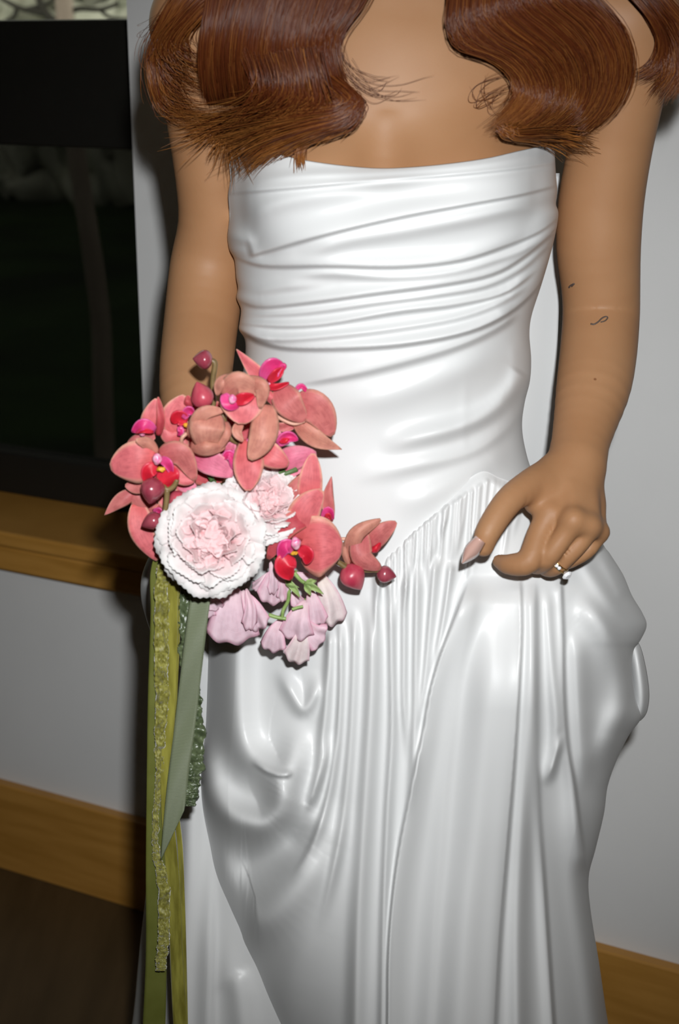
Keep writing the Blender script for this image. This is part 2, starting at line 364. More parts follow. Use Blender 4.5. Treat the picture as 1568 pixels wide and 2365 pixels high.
def surface_nets(f, lo, hi, h, B=8):
    lo = np.asarray(lo, float); n = (np.ceil((np.asarray(hi)-lo)/h/B)*B).astype(int)
    nb = n//B
    g = np.full(n, 1.0, np.float32)
    bi = np.stack(np.meshgrid(*[np.arange(k) for k in nb], indexing='ij'), -1).reshape(-1, 3)
    c = lo+(bi+.5)*B*h - .5*h
    d = f(c); R = B*h*.9+.012
    act = np.abs(d) < R
    g.reshape(nb[0], B, nb[1], B, nb[2], B).transpose(0, 2, 4, 1, 3, 5)[bi[:, 0], bi[:, 1], bi[:, 2]] = np.sign(d)[:, None, None, None].astype(np.float32)
    loc = np.stack(np.meshgrid(*[np.arange(B)]*3, indexing='ij'), -1).reshape(-1, 3)
    gv = g.reshape(nb[0], B, nb[1], B, nb[2], B)
    A = bi[act]; sup = A//5; key = (sup[:, 0]*1000+sup[:, 1])*1000+sup[:, 2]
    for s in np.unique(key):
        a = A[key == s]; cc = lo+(a.mean(0)+.5)*B*h; CULL[0] = (cc, np.linalg.norm(lo+(a+.5)*B*h-cc, axis=1).max()+B*h*.9); pts = lo+((a[:, None]*B+loc[None]).reshape(-1, 3))*h
        v = f(pts).astype(np.float32).reshape(-1, B, B, B)
        for q, (i, j, k) in enumerate(a): gv[i, :, j, :, k, :] = v[q]
    CULL[0] = None
    ins = g < 0
    cnt = sum(ins[i:n[0]-1+i, j:n[1]-1+j, k:n[2]-1+k].astype(np.int8) for i in (0, 1) for j in (0, 1) for k in (0, 1))
    cells = np.argwhere((cnt > 0) & (cnt < 8)); del cnt
    idx = np.full(n-1, -1, np.int32); idx[tuple(cells.T)] = np.arange(len(cells))
    acc = np.zeros((len(cells), 3)); num = np.zeros(len(cells))
    co = [np.array(q) for q in np.ndindex(2, 2, 2)]
    for a in co:
        for ax in range(3):
            if a[ax]: continue
            b = a.copy(); b[ax] = 1
            va = g[tuple((cells+a).T)]; vb = g[tuple((cells+b).T)]
            m = (va < 0) != (vb < 0); t = np.where(m, va/(va-vb+1e-20), 0)
            q = a+t[:, None]*(b-a); acc[m] += q[m]; num[m] += 1
    V = lo+(cells+acc/num[:, None])*h
    F = []
    for ax in range(3):
        u, w_ = (ax+1) % 3, (ax+2) % 3
        s0 = [slice(1, n[q]-1) for q in range(3)]; s1 = list(s0); s0[ax] = slice(0, n[ax]-1); s1[ax] = slice(1, n[ax])
        A0 = ins[tuple(s0)]; A1 = ins[tuple(s1)]
        e = np.argwhere(A0 != A1); fl_ = A0[tuple(e.T)]
        e = e+np.array([0 if q == ax else 1 for q in range(3)])
        du = np.zeros(3, int); du[u] = 1; dw = np.zeros(3, int); dw[w_] = 1
        q = np.stack([idx[tuple((e-du-dw).T)], idx[tuple((e-dw).T)], idx[tuple(e.T)], idx[tuple((e-du).T)]], -1)
        q[~fl_] = q[~fl_][:, ::-1]; F.append(q)
    F = np.concatenate(F); F = F[(F >= 0).all(1)]
    return V, F
bride = empty('person', (float(P(880, 1250, 1.38)[0]), 1.38, 0))
tag(bride, 'person in a white satin strapless gown with wavy auburn hair, lifting the skirt', 'person')
BV, BF = surface_nets(body, (-.27, 1.17, .84), (.40, 1.56, 1.78), .00245)
body_o = mk('body', BV, BF, M_skin, bride)
BT = BVHTree.FromPolygons(BV.tolist(), BF.tolist())
def hit(x, y, default=1.40, T=None):
    r = (T or BT).ray_cast(Vector((0, 0, CAMZ)), ray(x, y)); return r[0].y if r[0] is not None else default
def onskin(pts, lift=.0004):
    return np.array([P(x, y, hit(x, y)-lift) for x, y in pts])
# tattoos: fine dark lines on the arm
M_ink = mat('tattoo_ink', (.085, .06, .05), .6)
for pts in ([(1364, 748), (1372, 749), (1382, 743), (1390, 735), (1399, 731), (1403, 734), (1397, 741), (1387, 744)], [(1314, 664), (1318, 659), (1326, 655), (1320, 662)]):
    c = catmull(pts, 30); tube('tattoo', onskin(c), np.linspace(.0009, .0006, 30), M_ink, body_o, 5)
# eyes (above the frame)
M_eye = mat('eye', (.8, .8, .78), .15); M_iris = mat('iris', (.05, .03, .015), .1)
for s in (-1, 1):
    bm = bmesh.new(); bmesh.ops.create_uvsphere(bm, u_segments=16, v_segments=10, radius=.011)
    me = bpy.data.meshes.new('eye'); bm.to_mesh(me); bm.free()
    me.transform(Matrix.Translation(HC+np.array((s*.031, -.076, .008)))); link('eye', me, M_eye, body_o)
    bm = bmesh.new(); bmesh.ops.create_uvsphere(bm, u_segments=14, v_segments=8, radius=.0052)
    me = bpy.data.meshes.new('iris'); bm.to_mesh(me); bm.free()
    me.transform(Matrix.Translation(HC+np.array((s*.031, -.0825, .008)))); link('iris', me, M_iris, body_o)
# finger nails
M_nail = mat('nail_polish', (.60, .37, .31), .12, .6, coat=.6)
def nail(base, tip, wpx, Yb, Yt, bul):
    n, m = 14, 9; G = np.zeros((n, m, 3)); b, t = np.array(base, float), np.array(tip, float); ax = t-b; pr = np.array((-ax[1], ax[0]))/np.linalg.norm(ax)
    for i in range(n):
        s = i/(n-1); hw = wpx*(.8+.25*math.sin(min(s, .5)*math.pi))*(1-max(0, s-.45)**1.6*2.45)
        for j in range(m):
            q = j/(m-1)*2-1; x, y = b+ax*s+pr*q*max(hw, .8); G[i, j] = P(x, y, Yb+(Yt-Yb)*s+bul*q*q)
    V, F = sheet(G, .0007); return mk('fingernail', V, F, M_nail, body_o)
nail((1110, 1246), (1067, 1301), 17, 1.191, 1.198, .006)
# ring: gold band with pave stones and a round stone
M_gold = mat('gold', (.62, .42, .16), .22, metal=1)
M_gem = mat('diamond', (.9, .9, .92), .03, .9, coat=1)
ring = empty('ring', tuple(P(1284, 1302, 1.22))); ring.parent = bride; ring.matrix_parent_inverse = Matrix.Translation(bride.location).inverted()
a, b = P(*FING[2][1][:3]), P(*FING[2][2][:3]); ax = (b-a)/np.linalg.norm(b-a); rc = a+(b-a)*.92
e1 = np.cross(ax, (0, 0, 1.)); e1 /= np.linalg.norm(e1); e2 = np.cross(ax, e1); rr = RM(25.5, 1300, 1.235)
an = np.linspace(0, 2*math.pi, 41)
for off in (-.0017, .0017):
    tube('ring_band', np.array([rc+ax*off+rr*(math.cos(t)*e1+math.sin(t)*e2) for t in an]), .0009, M_gold, ring, 8)
def gem(c, r, nrm):
    bm = bmesh.new(); bmesh.ops.create_cone(bm, segments=10, radius1=r*.1, radius2=r, depth=r*.9, cap_ends=True)
    bmesh.ops.create_cone(bm, segments=10, radius1=r, radius2=r*.6, depth=r*.45, cap_ends=True, matrix=Matrix.Translation((0, 0, r*.67)))
    me = bpy.data.meshes.new('ring_stone'); bm.to_mesh(me); bm.free()
    me.transform(Matrix.Translation(Vector(c)) @ Vector(nrm).to_track_quat('Z', 'Y').to_matrix().to_4x4()); return link('ring_stone', me, M_gem, ring)
vdir = -np.array(ray(1284, 1302)); vd = vdir-ax*(vdir@ax); vd /= np.linalg.norm(vd); sd = np.cross(ax, vd)
if sd[2] > 0: sd = -sd
for q in range(4): 
    t = -.55+q*.3; dd = vd*math.cos(t)+sd*math.sin(t); gem(rc+dd*(rr+.0004), .0017, dd)
dd = vd*math.cos(1.05)+sd*math.sin(1.05); gem(rc+dd*(rr+.003), .0048, dd)
# ================================================================ the gown
def satin_nodes(nt, b, I):
    tc = node(nt, 'ShaderNodeTexCoord')
    n = node(nt, 'ShaderNodeTexNoise', Scale=1500, Detail=2); nt.links.new(tc.outputs['Object'], n.inputs['Vector'])
    bp = node(nt, 'ShaderNodeBump', Strength=.10, Distance=.0004); nt.links.new(n.outputs['Fac'], bp.inputs['Height']); nt.links.new(bp.outputs[0], I['Normal'])
M_satin = mat('white_satin', (.68, .685, .685), .42, .5, build=satin_nodes)

def itp(pts):
    p = catmull(np.array(sorted(pts, key=lambda q: q[0]), float), 300)
    def f(t): return np.interp(t, p[:, 0], p[:, 1])
    return f
def sil(pts, n=400):
    """smooth silhouette x(y) through (x, y) points"""
    c = catmull(pts, n); o = np.argsort(c[:, 1], kind='stable'); c = c[o]
    return lambda y: np.interp(y, c[:, 1], c[:, 0])
def smooth(a, b, x):
    t = np.clip((x-a)/(b-a), 0, 1); return t*t*(3-2*t)
def folds(X, Y, L):
    """relief in metres of traced cloth folds. each: (points, height, width before, width after[, end taper])"""
    shp = X.shape; X = X.ravel(); Y = Y.ravel(); D = np.zeros_like(X)
    for f in L:
        pts, h, w1, w2 = f[:4]; tp = f[4] if len(f) > 4 else (.15, .15)
        c = catmull(pts, max(8, 4*len(pts))); wm = 3*max(w1, w2)
        m = np.where((X > c[:, 0].min()-wm) & (X < c[:, 0].max()+wm) & (Y > c[:, 1].min()-wm) & (Y < c[:, 1].max()+wm))[0]
        if not len(m): continue
        x, y = X[m], Y[m]; best = np.full(len(m), 1e18); sg = np.zeros(len(m)); al = np.zeros(len(m)); n = len(c)-1
        for i in range(n):
            a = c[i]; d = c[i+1]-a; L2 = d@d+1e-9
            t = np.clip(((x-a[0])*d[0]+(y-a[1])*d[1])/L2, 0, 1)
            ex = x-a[0]-t*d[0]; ey = y-a[1]-t*d[1]; q = ex*ex+ey*ey; k = q < best
            best[k] = q[k]; sg[k] = (d[0]*ey-d[1]*ex)[k]; al[k] = (i+t[k])/n
        dist = np.sqrt(best); w = np.where(sg > 0, w2, w1)      # sg > 0: below a line drawn rightwards / left of one drawn downwards
        T = np.ones(len(m))
        if tp[0]: T *= smooth(0, tp[0], al)
        if tp[1]: T *= 1-smooth(1-tp[1], 1, al)
        D[m] += h*T*np.exp(-(dist/w)**2)
    return D.reshape(shp)
def noise1(n, seed, k):
    r = np.random.RandomState(seed); return np.interp(np.linspace(0, k, n), np.arange(k+1), r.uniform(-1, 1, k+1))

# ---------------- bodice
bl = sil([(541, 300), (533, 345), (529, 380), (532, 415), (527, 450), (530, 500), (525, 545), (529, 575), (541, 600), (545, 640), (549, 665), (546, 688), (556, 715), (553, 745), (552, 762), (566, 790), (562, 850), (545, 930), (520, 1040), (490, 1160), (470, 1290), (460, 1400)])
br = sil([(1279, 300), (1281, 345), (1284, 400), (1287, 440), (1284, 470), (1290, 495), (1282, 545), (1268, 600), (1250, 660), (1229, 725), (1223, 770), (1227, 830), (1224, 880), (1212, 930), (1206, 980), (1212, 1030), (1230, 1090), (1270, 1160), (1330, 1240), (1360, 1400)])
neck = itp([(541, 306), (560, 326), (600, 344), (650, 358), (720, 373), (800, 384), (880, 390), (960, 387), (1050, 378), (1130, 366), (1200, 350), (1281, 333)])
seam = itp([(440, 1290), (560, 1330), (700, 1360), (800, 1345), (860, 1312), (895, 1284), (950, 1234), (1000, 1194), (1060, 1152), (1140, 1102), (1185, 1116), (1240, 1136), (1300, 1156), (1360, 1200), (1400, 1262)])
bdep = itp([(300, .112), (400, .128), (470, .138), (560, .136), (700, .124), (850, .113), (1000, .114), (1150, .122), (1300, .130), (1450, .135)])
YC = 1.40
def bodyY(X, Y, step=24):
    """front of the body under each photo pixel, from a coarse set of rays"""
    gx = np.arange(380, 1500, step); gy = np.arange(280, 1500, step)
    A, B = np.meshgrid(gx, gy); D = P(A, B, 1.).reshape(-1, 3)-np.array((0, 0, CAMZ)); D /= np.linalg.norm(D, axis=1)[:, None]
    t = np.full(len(D), 1.0)
    for _ in range(60): t += torso(np.array((0, 0, CAMZ))+D*t[:, None])*.8
    T = np.minimum((D[:, 1]*t).reshape(A.shape), 1.45)
    H = np.array([[hit(x, y, 1.45) for x in gx] for y in gy[:12]]); T[:12] = np.minimum(T[:12], H)
    for _ in range(3): T = np.minimum(T, (np.roll(T, 1, 0)+np.roll(T, -1, 0)+np.roll(T, 1, 1)+np.roll(T, -1, 1))/4)
    fx = np.clip((X-gx[0])/step, 0, len(gx)-1.001); fy = np.clip((Y-gy[0])/step, 0, len(gy)-1.001)
    i = fy.astype(int); j = fx.astype(int); a = fy-i; b = fx-j
    return (T[i, j]*(1-a)*(1-b)+T[i, j+1]*(1-a)*b+T[i+1, j]*a*(1-b)+T[i+1, j+1]*a*b)
B_F = [([(527, 444), (670, 432), (809, 420), (1028, 403), (1180, 388), (1280, 374)], .0045, 30, 6, (0, 0)),
       ([(560, 420), (700, 405), (900, 396), (1100, 380), (1279, 352)], .0015, 14, 8, (.2, 0)),
       ([(540, 520), (640, 470), (760, 448), (1000, 425), (1200, 408), (1286, 395)], .004, 22, 22),
       ([(570, 590), (612, 578), (754, 538), (918, 500), (1083, 469), (1200, 447), (1287, 425)], .0065, 34, 6, (.1, 0)),
       ([(680, 590), (800, 556), (950, 530), (1100, 500), (1200, 475), (1286, 455)], .005, 24, 18),
       ([(528, 545), (560, 552), (600, 560)], .006, 16, 14, (0, .5)),
       ([(540, 590), (612, 611), (754, 611), (918, 614), (1055, 600), (1165, 566), (1240, 535), (1289, 500)], .0065, 26, 6, (0, 0)),
       ([(640, 640), (760, 632), (900, 640), (1040, 628), (1150, 598), (1240, 560), (1284, 528)], .004, 14, 10, (.2, 0)),
       ([(549, 662), (600, 668), (680, 660), (780, 655)], .005, 18, 14, (0, .4)),
       ([(548, 690), (600, 706), (699, 698), (864, 676), (1028, 654), (1138, 630), (1209, 590), (1270, 540)], .0065, 20, 6, (0, 0)),
       ([(560, 728), (700, 722), (864, 700), (1000, 682), (1120, 660), (1200, 622), (1262, 568)], .004, 12, 7, (0, 0)),
       ([(556, 745), (650, 752), (754, 747), (918, 719), (1055, 702), (1165, 674), (1247, 615)], .0055, 14, 6, (0, .1)),
       ([(560, 770), (640, 782), (760, 775), (900, 760), (1050, 735), (1150, 700), (1230, 650)], .0050, 14, 9, (0, .1)),
       ([(552, 757), (580, 776), (606, 789), (672, 802), (809, 802), (946, 791), (1083, 763), (1176, 719), (1242, 658), (1274, 590)], .0085, 26, 6, (0, .05)),
       ([(555, 765), (590, 780), (640, 792)], .005, 8, 8, (0, .5)),
       ([(650, 889), (754, 873), (864, 851), (1028, 807), (1130, 765), (1200, 720)], .0060, 40, 10, (.25, .1)),
       ([(730, 940), (864, 922), (973, 890), (1080, 845), (1160, 800)], .0045, 34, 34, (.3, .3)),
       ([(870, 1035), (946, 1016), (1055, 988), (1127, 955), (1182, 906), (1214, 860)], .0095, 26, 20, (.35, .05)),
       ([(800, 1110), (946, 1078), (1083, 1044), (1165, 990), (1205, 940)], .0045, 30, 16, (.35, .1)),
       ([(1075, 860), (1072, 960), (1068, 1060)], .0005, 12, 12, (.3, .3)), ([(1185, 780), (1188, 850), (1180, 930)], .0009, 14, 12, (.3, .3)),
       ([(900, 1180), (1000, 1140), (1100, 1085), (1180, 1030)], .003, 30, 30, (.3, .2))]
nu, nv = 300, 320
S = -np.cos(np.linspace(0, math.pi, nu))*.999
s_ = np.repeat(S[None], nv, 0); v_ = np.repeat(np.linspace(0, 1, nv)[:, None], nu, 1)
x0 = 910+s_*371; top = neck(x0); bot = seam(870+s_*410)+7
yy = top+v_*(bot-top)
xl_, xr_ = bl(yy), br(yy); xx = xl_+(s_+1)/2*(xr_-xl_)
prof = (1-np.abs(s_)**2.3)**(1/2.3)
shape = YC-bdep(yy)*prof
by = bodyY(xx, yy)
hug = np.minimum(by-.005, YC)
a_, b_ = shape, by-.004; h_ = np.clip(.5+.5*(b_-a_)/.014, 0, 1); base = b_+(a_-b_)*h_-.014*h_*(1-h_)
k = smooth(0, .07, v_); base = hug*(1-k)+np.minimum(base, hug+.002)*k
for _ in range(40):
    base[1:-1, 1:-1] = (base[1:-1, 1:-1]*2+base[2:, 1:-1]+base[:-2, 1:-1]+base[1:-1, 2:]+base[1:-1, :-2])/6
rel = 1.35*folds(xx, yy, B_F)*(.35+.65*np.minimum(prof*1.6, 1))
Yb = base-rel
front = P(xx, yy, Yb)
nb = 90
sb = np.cos(np.linspace(0, math.pi, nb))*.999
sb_ = np.repeat(sb[None], nv, 0); vb_ = np.repeat(np.linspace(0, 1, nv)[:, None], nb, 1)
yb = np.repeat(yy[:, :1], nb, 1)*(1-(sb_+1)/2)+np.repeat(yy[:, -1:], nb, 1)*(sb_+1)/2
xb = bl(yb)+(sb_+1)/2*(br(yb)-bl(yb))
back = P(xb, yb, YC+.100*(1-np.abs(sb_)**2.2)**(1/2.2)+(Yb[:, :1]+Yb[:, -1:]-2*YC)/2*0)
ring_ = np.concatenate([front, back[:, 1:-1]], 1)
# folded-over top hem
inner = ring_[:1]+np.array([[[0, .004, -.012]]])
ring_ = np.concatenate([inner, ring_[:1]+np.array([[[0, .0015, .0006]]]), ring_], 0)
bodice = mk('bodice', ring_.reshape(-1, 3), gridF(ring_.shape[1], ring_.shape[0], True)[:, ::-1], M_satin, bride)

# ---------------- main skirt
sl = sil([(462, 1230), (468, 1290), (476, 1400), (478, 1500), (472, 1650), (464, 1760), (463, 1850), (472, 1950), (487, 2030), (537, 2165), (580, 2270), (625, 2365), (690, 2520), (760, 2700), (790, 2800)])
sr = sil([(1330, 1100), (1388, 1245), (1410, 1280), (1440, 1328), (1460, 1375), (1484, 1415), (1494, 1445), (1480, 1478), (1464, 1502), (1460, 1550), (1470, 1610), (1482, 1655), (1452, 1700), (1425, 1755), (1404, 1815), (1395, 1880), (1376, 1960), (1360, 2025), (1364, 2100), (1384, 2225), (1405, 2365), (1440, 2560), (1480, 2800)])
sdep = itp([(1050, .114), (1300, .127), (1600, .150), (2000, .165), (2400, .185), (2800, .21)])
K = lambda *a: [(420+.7321*x, 1250+.7321*y) for x, y in a]
S_F = [ # centre gathers and pleats (widths: right side of the line, left side of the line)
    (K((470, 260), (462, 420), (445, 600), (420, 780), (385, 880)), .012, 16, 10, (.1, .3)),
    (K((500, 230), (500, 450), (488, 650), (455, 830), (410, 960), (340, 1080)), .012, 14, 8, (.1, .3)),
    (K((545, 200), (540, 450), (528, 680), (505, 900), (470, 1080), (430, 1250)), .011, 15, 11, (.1, .3)),
    (K((600, 150), (598, 450), (585, 700), (570, 950), (556, 1200), (548, 1523)), .015, 22, 18, (.1, 0)),
    (K((655, 100), (660, 350), (662, 600), (648, 850), (636, 1150), (630, 1523)), .012, 14, 8, (.1, 0)),
    (K((700, 90), (700, 300), (700, 500), (712, 700)), .010, 12, 8, (.1, .3)),
    (K((742, 60), (738, 300), (735, 520), (728, 720), (705, 900)), .011, 14, 9, (.1, .3)),
    (K((800, 40), (785, 220), (768, 420), (748, 600)), .010, 14, 8, (.1, .3)),
    (K((850, 60), (835, 180), (815, 300), (790, 420)), .009, 10, 8, (.1, .3)),
    # edge of the lifted panel falling from the thumb
    (K((920, 100), (880, 200), (830, 330), (792, 450), (760, 620), (722, 800), (690, 960), (668, 1120), (655, 1300), (652, 1523)), .020, 38, 5, (.12, 0)),
    (K((935, 110), (905, 250), (868, 420), (850, 580), (828, 760), (812, 960), (790, 1200), (770, 1523)), .007, 18, 26, (.1, 0)),
    # big smooth fold under the hand
    (K((985, 100), (985, 300), (965, 600), (940, 900), (905, 1200), (880, 1523)), .030, 78, 60, (.08, 0)),
    (K((1062, 95), (1068, 300), (1048, 650), (1024, 950), (1000, 1250), (985, 1523)), .014, 6, 34, (.05, 0)),
    (K((1096, 110), (1098, 400), (1085, 700), (1068, 1000), (1060, 1250), (1060, 1523)), .016, 24, 22, (.05, 0)),
    (K((1112, 110), (1116, 450), (1121, 800), (1140, 1100), (1168, 1523)), .010, 6, 18, (.05, 0)),
    (K((1150, 120), (1165, 400), (1178, 600), (1160, 720), (1140, 780)), .012, 14, 14, (.08, .3)),
    (K((1198, 600), (1180, 680), (1158, 760)), .008, 10, 8, (.4, .3)),
    (K((1192, 100), (1200, 300), (1203, 480), (1214, 640), (1236, 780), (1258, 940), (1282, 1060)), .016, 5, 20, (.05, .1)),
    (K((1215, 700), (1235, 900), (1255, 1100), (1290, 1350), (1310, 1523)), .014, 26, 30, (.2, 0)),
    # side drape hanging from the little finger
    (K((1250, 40), (1300, 120), (1350, 190), (1400, 260)), .012, 18, 18, (.2, .4)),
    (K((1235, 170), (1300, 230), (1360, 330), (1395, 430), (1390, 530), (1350, 640), (1330, 740)), .022, 24, 34, (.2, .2)),
    (K((1320, 30), (1370, 130), (1400, 190)), .010, 18, 14, (.2, .3)),
    (K((1240, 250), (1250, 450), (1262, 650), (1275, 800)), .012, 26, 18, (.2, .3)),
    # left swag
    (K((170, 300), (168, 450), (178, 600), (215, 680), (285, 722), (335, 712), (362, 640), (400, 560)), .030, 40, 46, (0, .3)),
    (K((215, 690), (270, 726), (325, 738), (350, 722)), .010, 12, 6, (.3, .3)),
    (K((60, 720), (82, 790), (130, 850), (190, 885), (255, 895), (300, 860), (322, 800), (350, 760), (400, 690)), .044, 46, 44, (0, .3)),
    (K((300, 390), (350, 490), (385, 530), (420, 480), (432, 400)), .012, 22, 16, (.2, .3)),
    (K((395, 860), (415, 790), (450, 700), (470, 600)), .010, 14, 14, (.3, .3)),
    (K((120, 1010), (230, 1010), (330, 960), (410, 860)), -.028, 56, 60, (.3, .3)),
    (K((180, 1190), (260, 1190), (340, 1110), (420, 960), (470, 800)), .030, 62, 56, (.2, .4)),
    (K((300, 1523), (330, 1400), (420, 1200), (500, 950)), .012, 50, 50, (0, .3))]
r_ = np.random.RandomState(3)
for i in range(27):                                           # gathers along the dropped waist seam
    x = 868+i*13+r_.uniform(-4, 4); y = float(seam(x)); Ln = r_.uniform(70, 240); dx = (x-900)*-.10
    S_F.append(([(x, y-6), (x+dx*.25, y+Ln*.3), (x+dx*.6+r_.uniform(-4, 4), y+Ln*.65), (x+dx, y+Ln)], r_.uniform(.004, .0075), r_.uniform(4, 7), r_.uniform(4, 7), (.06, .5)))
for i, f in enumerate(S_F):                                    # folds that leave the photo run on to the hem
    if f[0][-1][1] > 2355:
        (xa, ya), (xb, yb2) = f[0][-2:]; g_ = (xb-xa)/(yb2-ya); S_F[i] = (f[0]+[(xb+g_*400, yb2+400), (xb+g_*980, yb2+980)],)+tuple(f[1:])
    elif f[0][0][1] > 2355:
        (xa, ya), (xb, yb2) = f[0][1], f[0][0]; g_ = (xb-xa)/(yb2-ya); S_F[i] = ([(xb+g_*980, yb2+980), (xb+g_*400, yb2+400)]+f[0],)+tuple(f[1:])
nu, nv = 380, 500
S = np.sin(np.linspace(-1, 1, nu)*math.pi/2*.9)/math.sin(math.pi/2*.9)*.999
s_ = np.repeat(S[None], nv, 0); v_ = np.repeat(np.linspace(0, 1, nv)[:, None], nu, 1)
top = seam(928+s_*462)-12; yy = top+v_**1.25*(3320-top)
srs = sil([(1340, 1050), (1400, 1300), (1455, 1480), (1448, 1680), (1402, 1880), (1374, 2060), (1405, 2365), (1480, 2800)])
xx = sl(yy)+(s_+1)/2*(srs(yy)-sl(yy))+np.where(s_ > 0, s_, 0)**7*(sr(yy)-srs(yy))     # frayed outline only near the side
prof = (1-np.abs(s_)**2.2)**(1/2.2)
Yk = YC+.003-sdep(yy)*prof
gath = smooth(0, .03, v_)
lift = .030*np.exp(-((xx-1235)/125)**2-((yy-1400)/np.where(yy > 1400, 330, 120))**2)+.03*np.exp(-((xx-1400)/80)**2-((yy-1420)/160)**2)
rel = folds(xx, yy, S_F)
wt = smooth(1020, 1150, xx)*(1-smooth(1340, 1640, yy)); lim = 1.270    # keep behind the fingers that hold it
Yk = Yk-lift*smooth(0, .038, v_); hh = np.clip(.5+.5*(lim-Yk)/.03, 0, 1); Yk = Yk+wt*((Yk+(lim-Yk)*hh+.03*hh*(1-hh))-Yk)
Ys = Yk-(1-.55*wt)*rel*(.4+.6*np.minimum(prof*1.8, 1))*(.15+.85*smooth(0, .03, v_))-.006*gath
G = P(xx, yy, Ys); G[..., 2] = np.maximum(G[..., 2], .004)
sb = np.cos(np.linspace(0, math.pi, 110))*.999
sb_ = np.repeat(sb[None], nv, 0)
yb = yy[:, :1]*(1-(sb_+1)/2)+yy[:, -1:]*(sb_+1)/2
xb = sl(yb)+(sb_+1)/2*(sr(yb)-sl(yb))
back = P(xb, yb, YC+(.10+.05*v_[:, :1])*(1-np.abs(sb_)**2.2)**(1/2.2)+.006*np.sin(sb_*22)*smooth(0, .2, v_[:, :1]))
back[..., 2] = np.maximum(back[..., 2], .004)
R = np.concatenate([G, back[:, 1:-1]], 1)
skirt = mk('skirt', R.reshape(-1, 3), gridF(R.shape[1], R.shape[0], True)[:, ::-1], M_satin, bride)

# ---------------- underskirt: the layer behind, left of the swag
ul = sil([(372, 1235), (345, 1285), (327, 1335), (327, 1385), (340, 1435), (352, 1480), (358, 1600), (356, 1800), (344, 2000), (322, 2200), (305, 2365), (270, 2560), (235, 2800)])
ur = lambda y: np.interp(y, [1200, 1800, 2800], [1200, 1240, 1440])
n1, n2 = 150, 190
S = np.sin(np.linspace(-1, 1, n1)*math.pi/2*.92)/math.sin(math.pi/2*.92)*.999
s_ = np.repeat(S[None], n2, 0); yy = np.repeat(np.linspace(1240, 3150, n2)[:, None], n1, 1)
xx = ul(yy)+(s_+1)/2*(ur(yy)-ul(yy)); prof = (1-np.abs(s_)**2.2)**(1/2.2)
U_F = [([(340, 1290), (335, 1350), (342, 1420)], .012, 16, 12, (0, .3)), ([(440, 1700), (438, 1900), (430, 2100), (415, 2365), (400, 3200)], .016, 30, 24, (.2, 0)),
       ([(482, 1900), (484, 2100), (482, 2365), (480, 3200)], .012, 12, 30, (.6, 0)), ([(520, 2100), (530, 2250), (560, 2365), (620, 3200)], .012, 30, 30, (.6, 0)), ([(372, 1900), (355, 2150), (335, 2365), (310, 3200)], .012, 26, 20, (.6, 0))]
Yu = 1.43-(.07+.05*smooth(1300, 2400, yy))*prof-folds(xx, yy, U_F)
G = P(xx, yy, Yu); G[..., 2] = np.maximum(G[..., 2], .004)
V, F = sheet(G, .0012); mk('underskirt', V, F, M_satin, skirt)
# ---------------- drape falling down the back, seen between bodice and arm
n1, n2 = 60, 120
u = np.repeat(np.linspace(0, 1, n1)[None], n2, 0); yy = np.repeat(np.linspace(400, 2000, n2)[:, None], n1, 1)
xr2 = np.interp(yy, [400, 560, 830, 1010, 1200, 2000], [1292, 1296, 1286, 1281, 1276, 1300]); xx = 1000+u*(xr2-1000)
Yd = 1.525-.018*smooth(500, 1100, yy)-.004*np.sin(u*9+yy*.002)
V, F = sheet(P(xx, yy, Yd), .0012); mk('back_drape', V, F, M_satin, skirt)
# ---------------- curled edge of the side drape
n1, n2 = 24, 60
t = np.linspace(0, 1, n2); rim = catmull([(1452, 1470), (1474, 1486), (1488, 1530), (1498, 1595), (1494, 1640), (1480, 1662), (1462, 1668)], n2); inn = catmull([(1440, 1465), (1448, 1500), (1452, 1540), (1456, 1590), (1460, 1630), (1462, 1655), (1458, 1668)], n2)
u = np.linspace(0, 1, n1)[None, :, None]; G2 = inn[:, None]*(1-u)+rim[:, None]*u
uu = np.linspace(0, 1, n1)[None]; Yf = 1.40-.034*np.sin(uu*math.pi*.9)*np.sin(np.clip(t, .02, .98)[:, None]*math.pi)
V, F = sheet(P(G2[..., 0], G2[..., 1], Yf), .0012); mk('side_drape', V, F, M_satin, skirt)
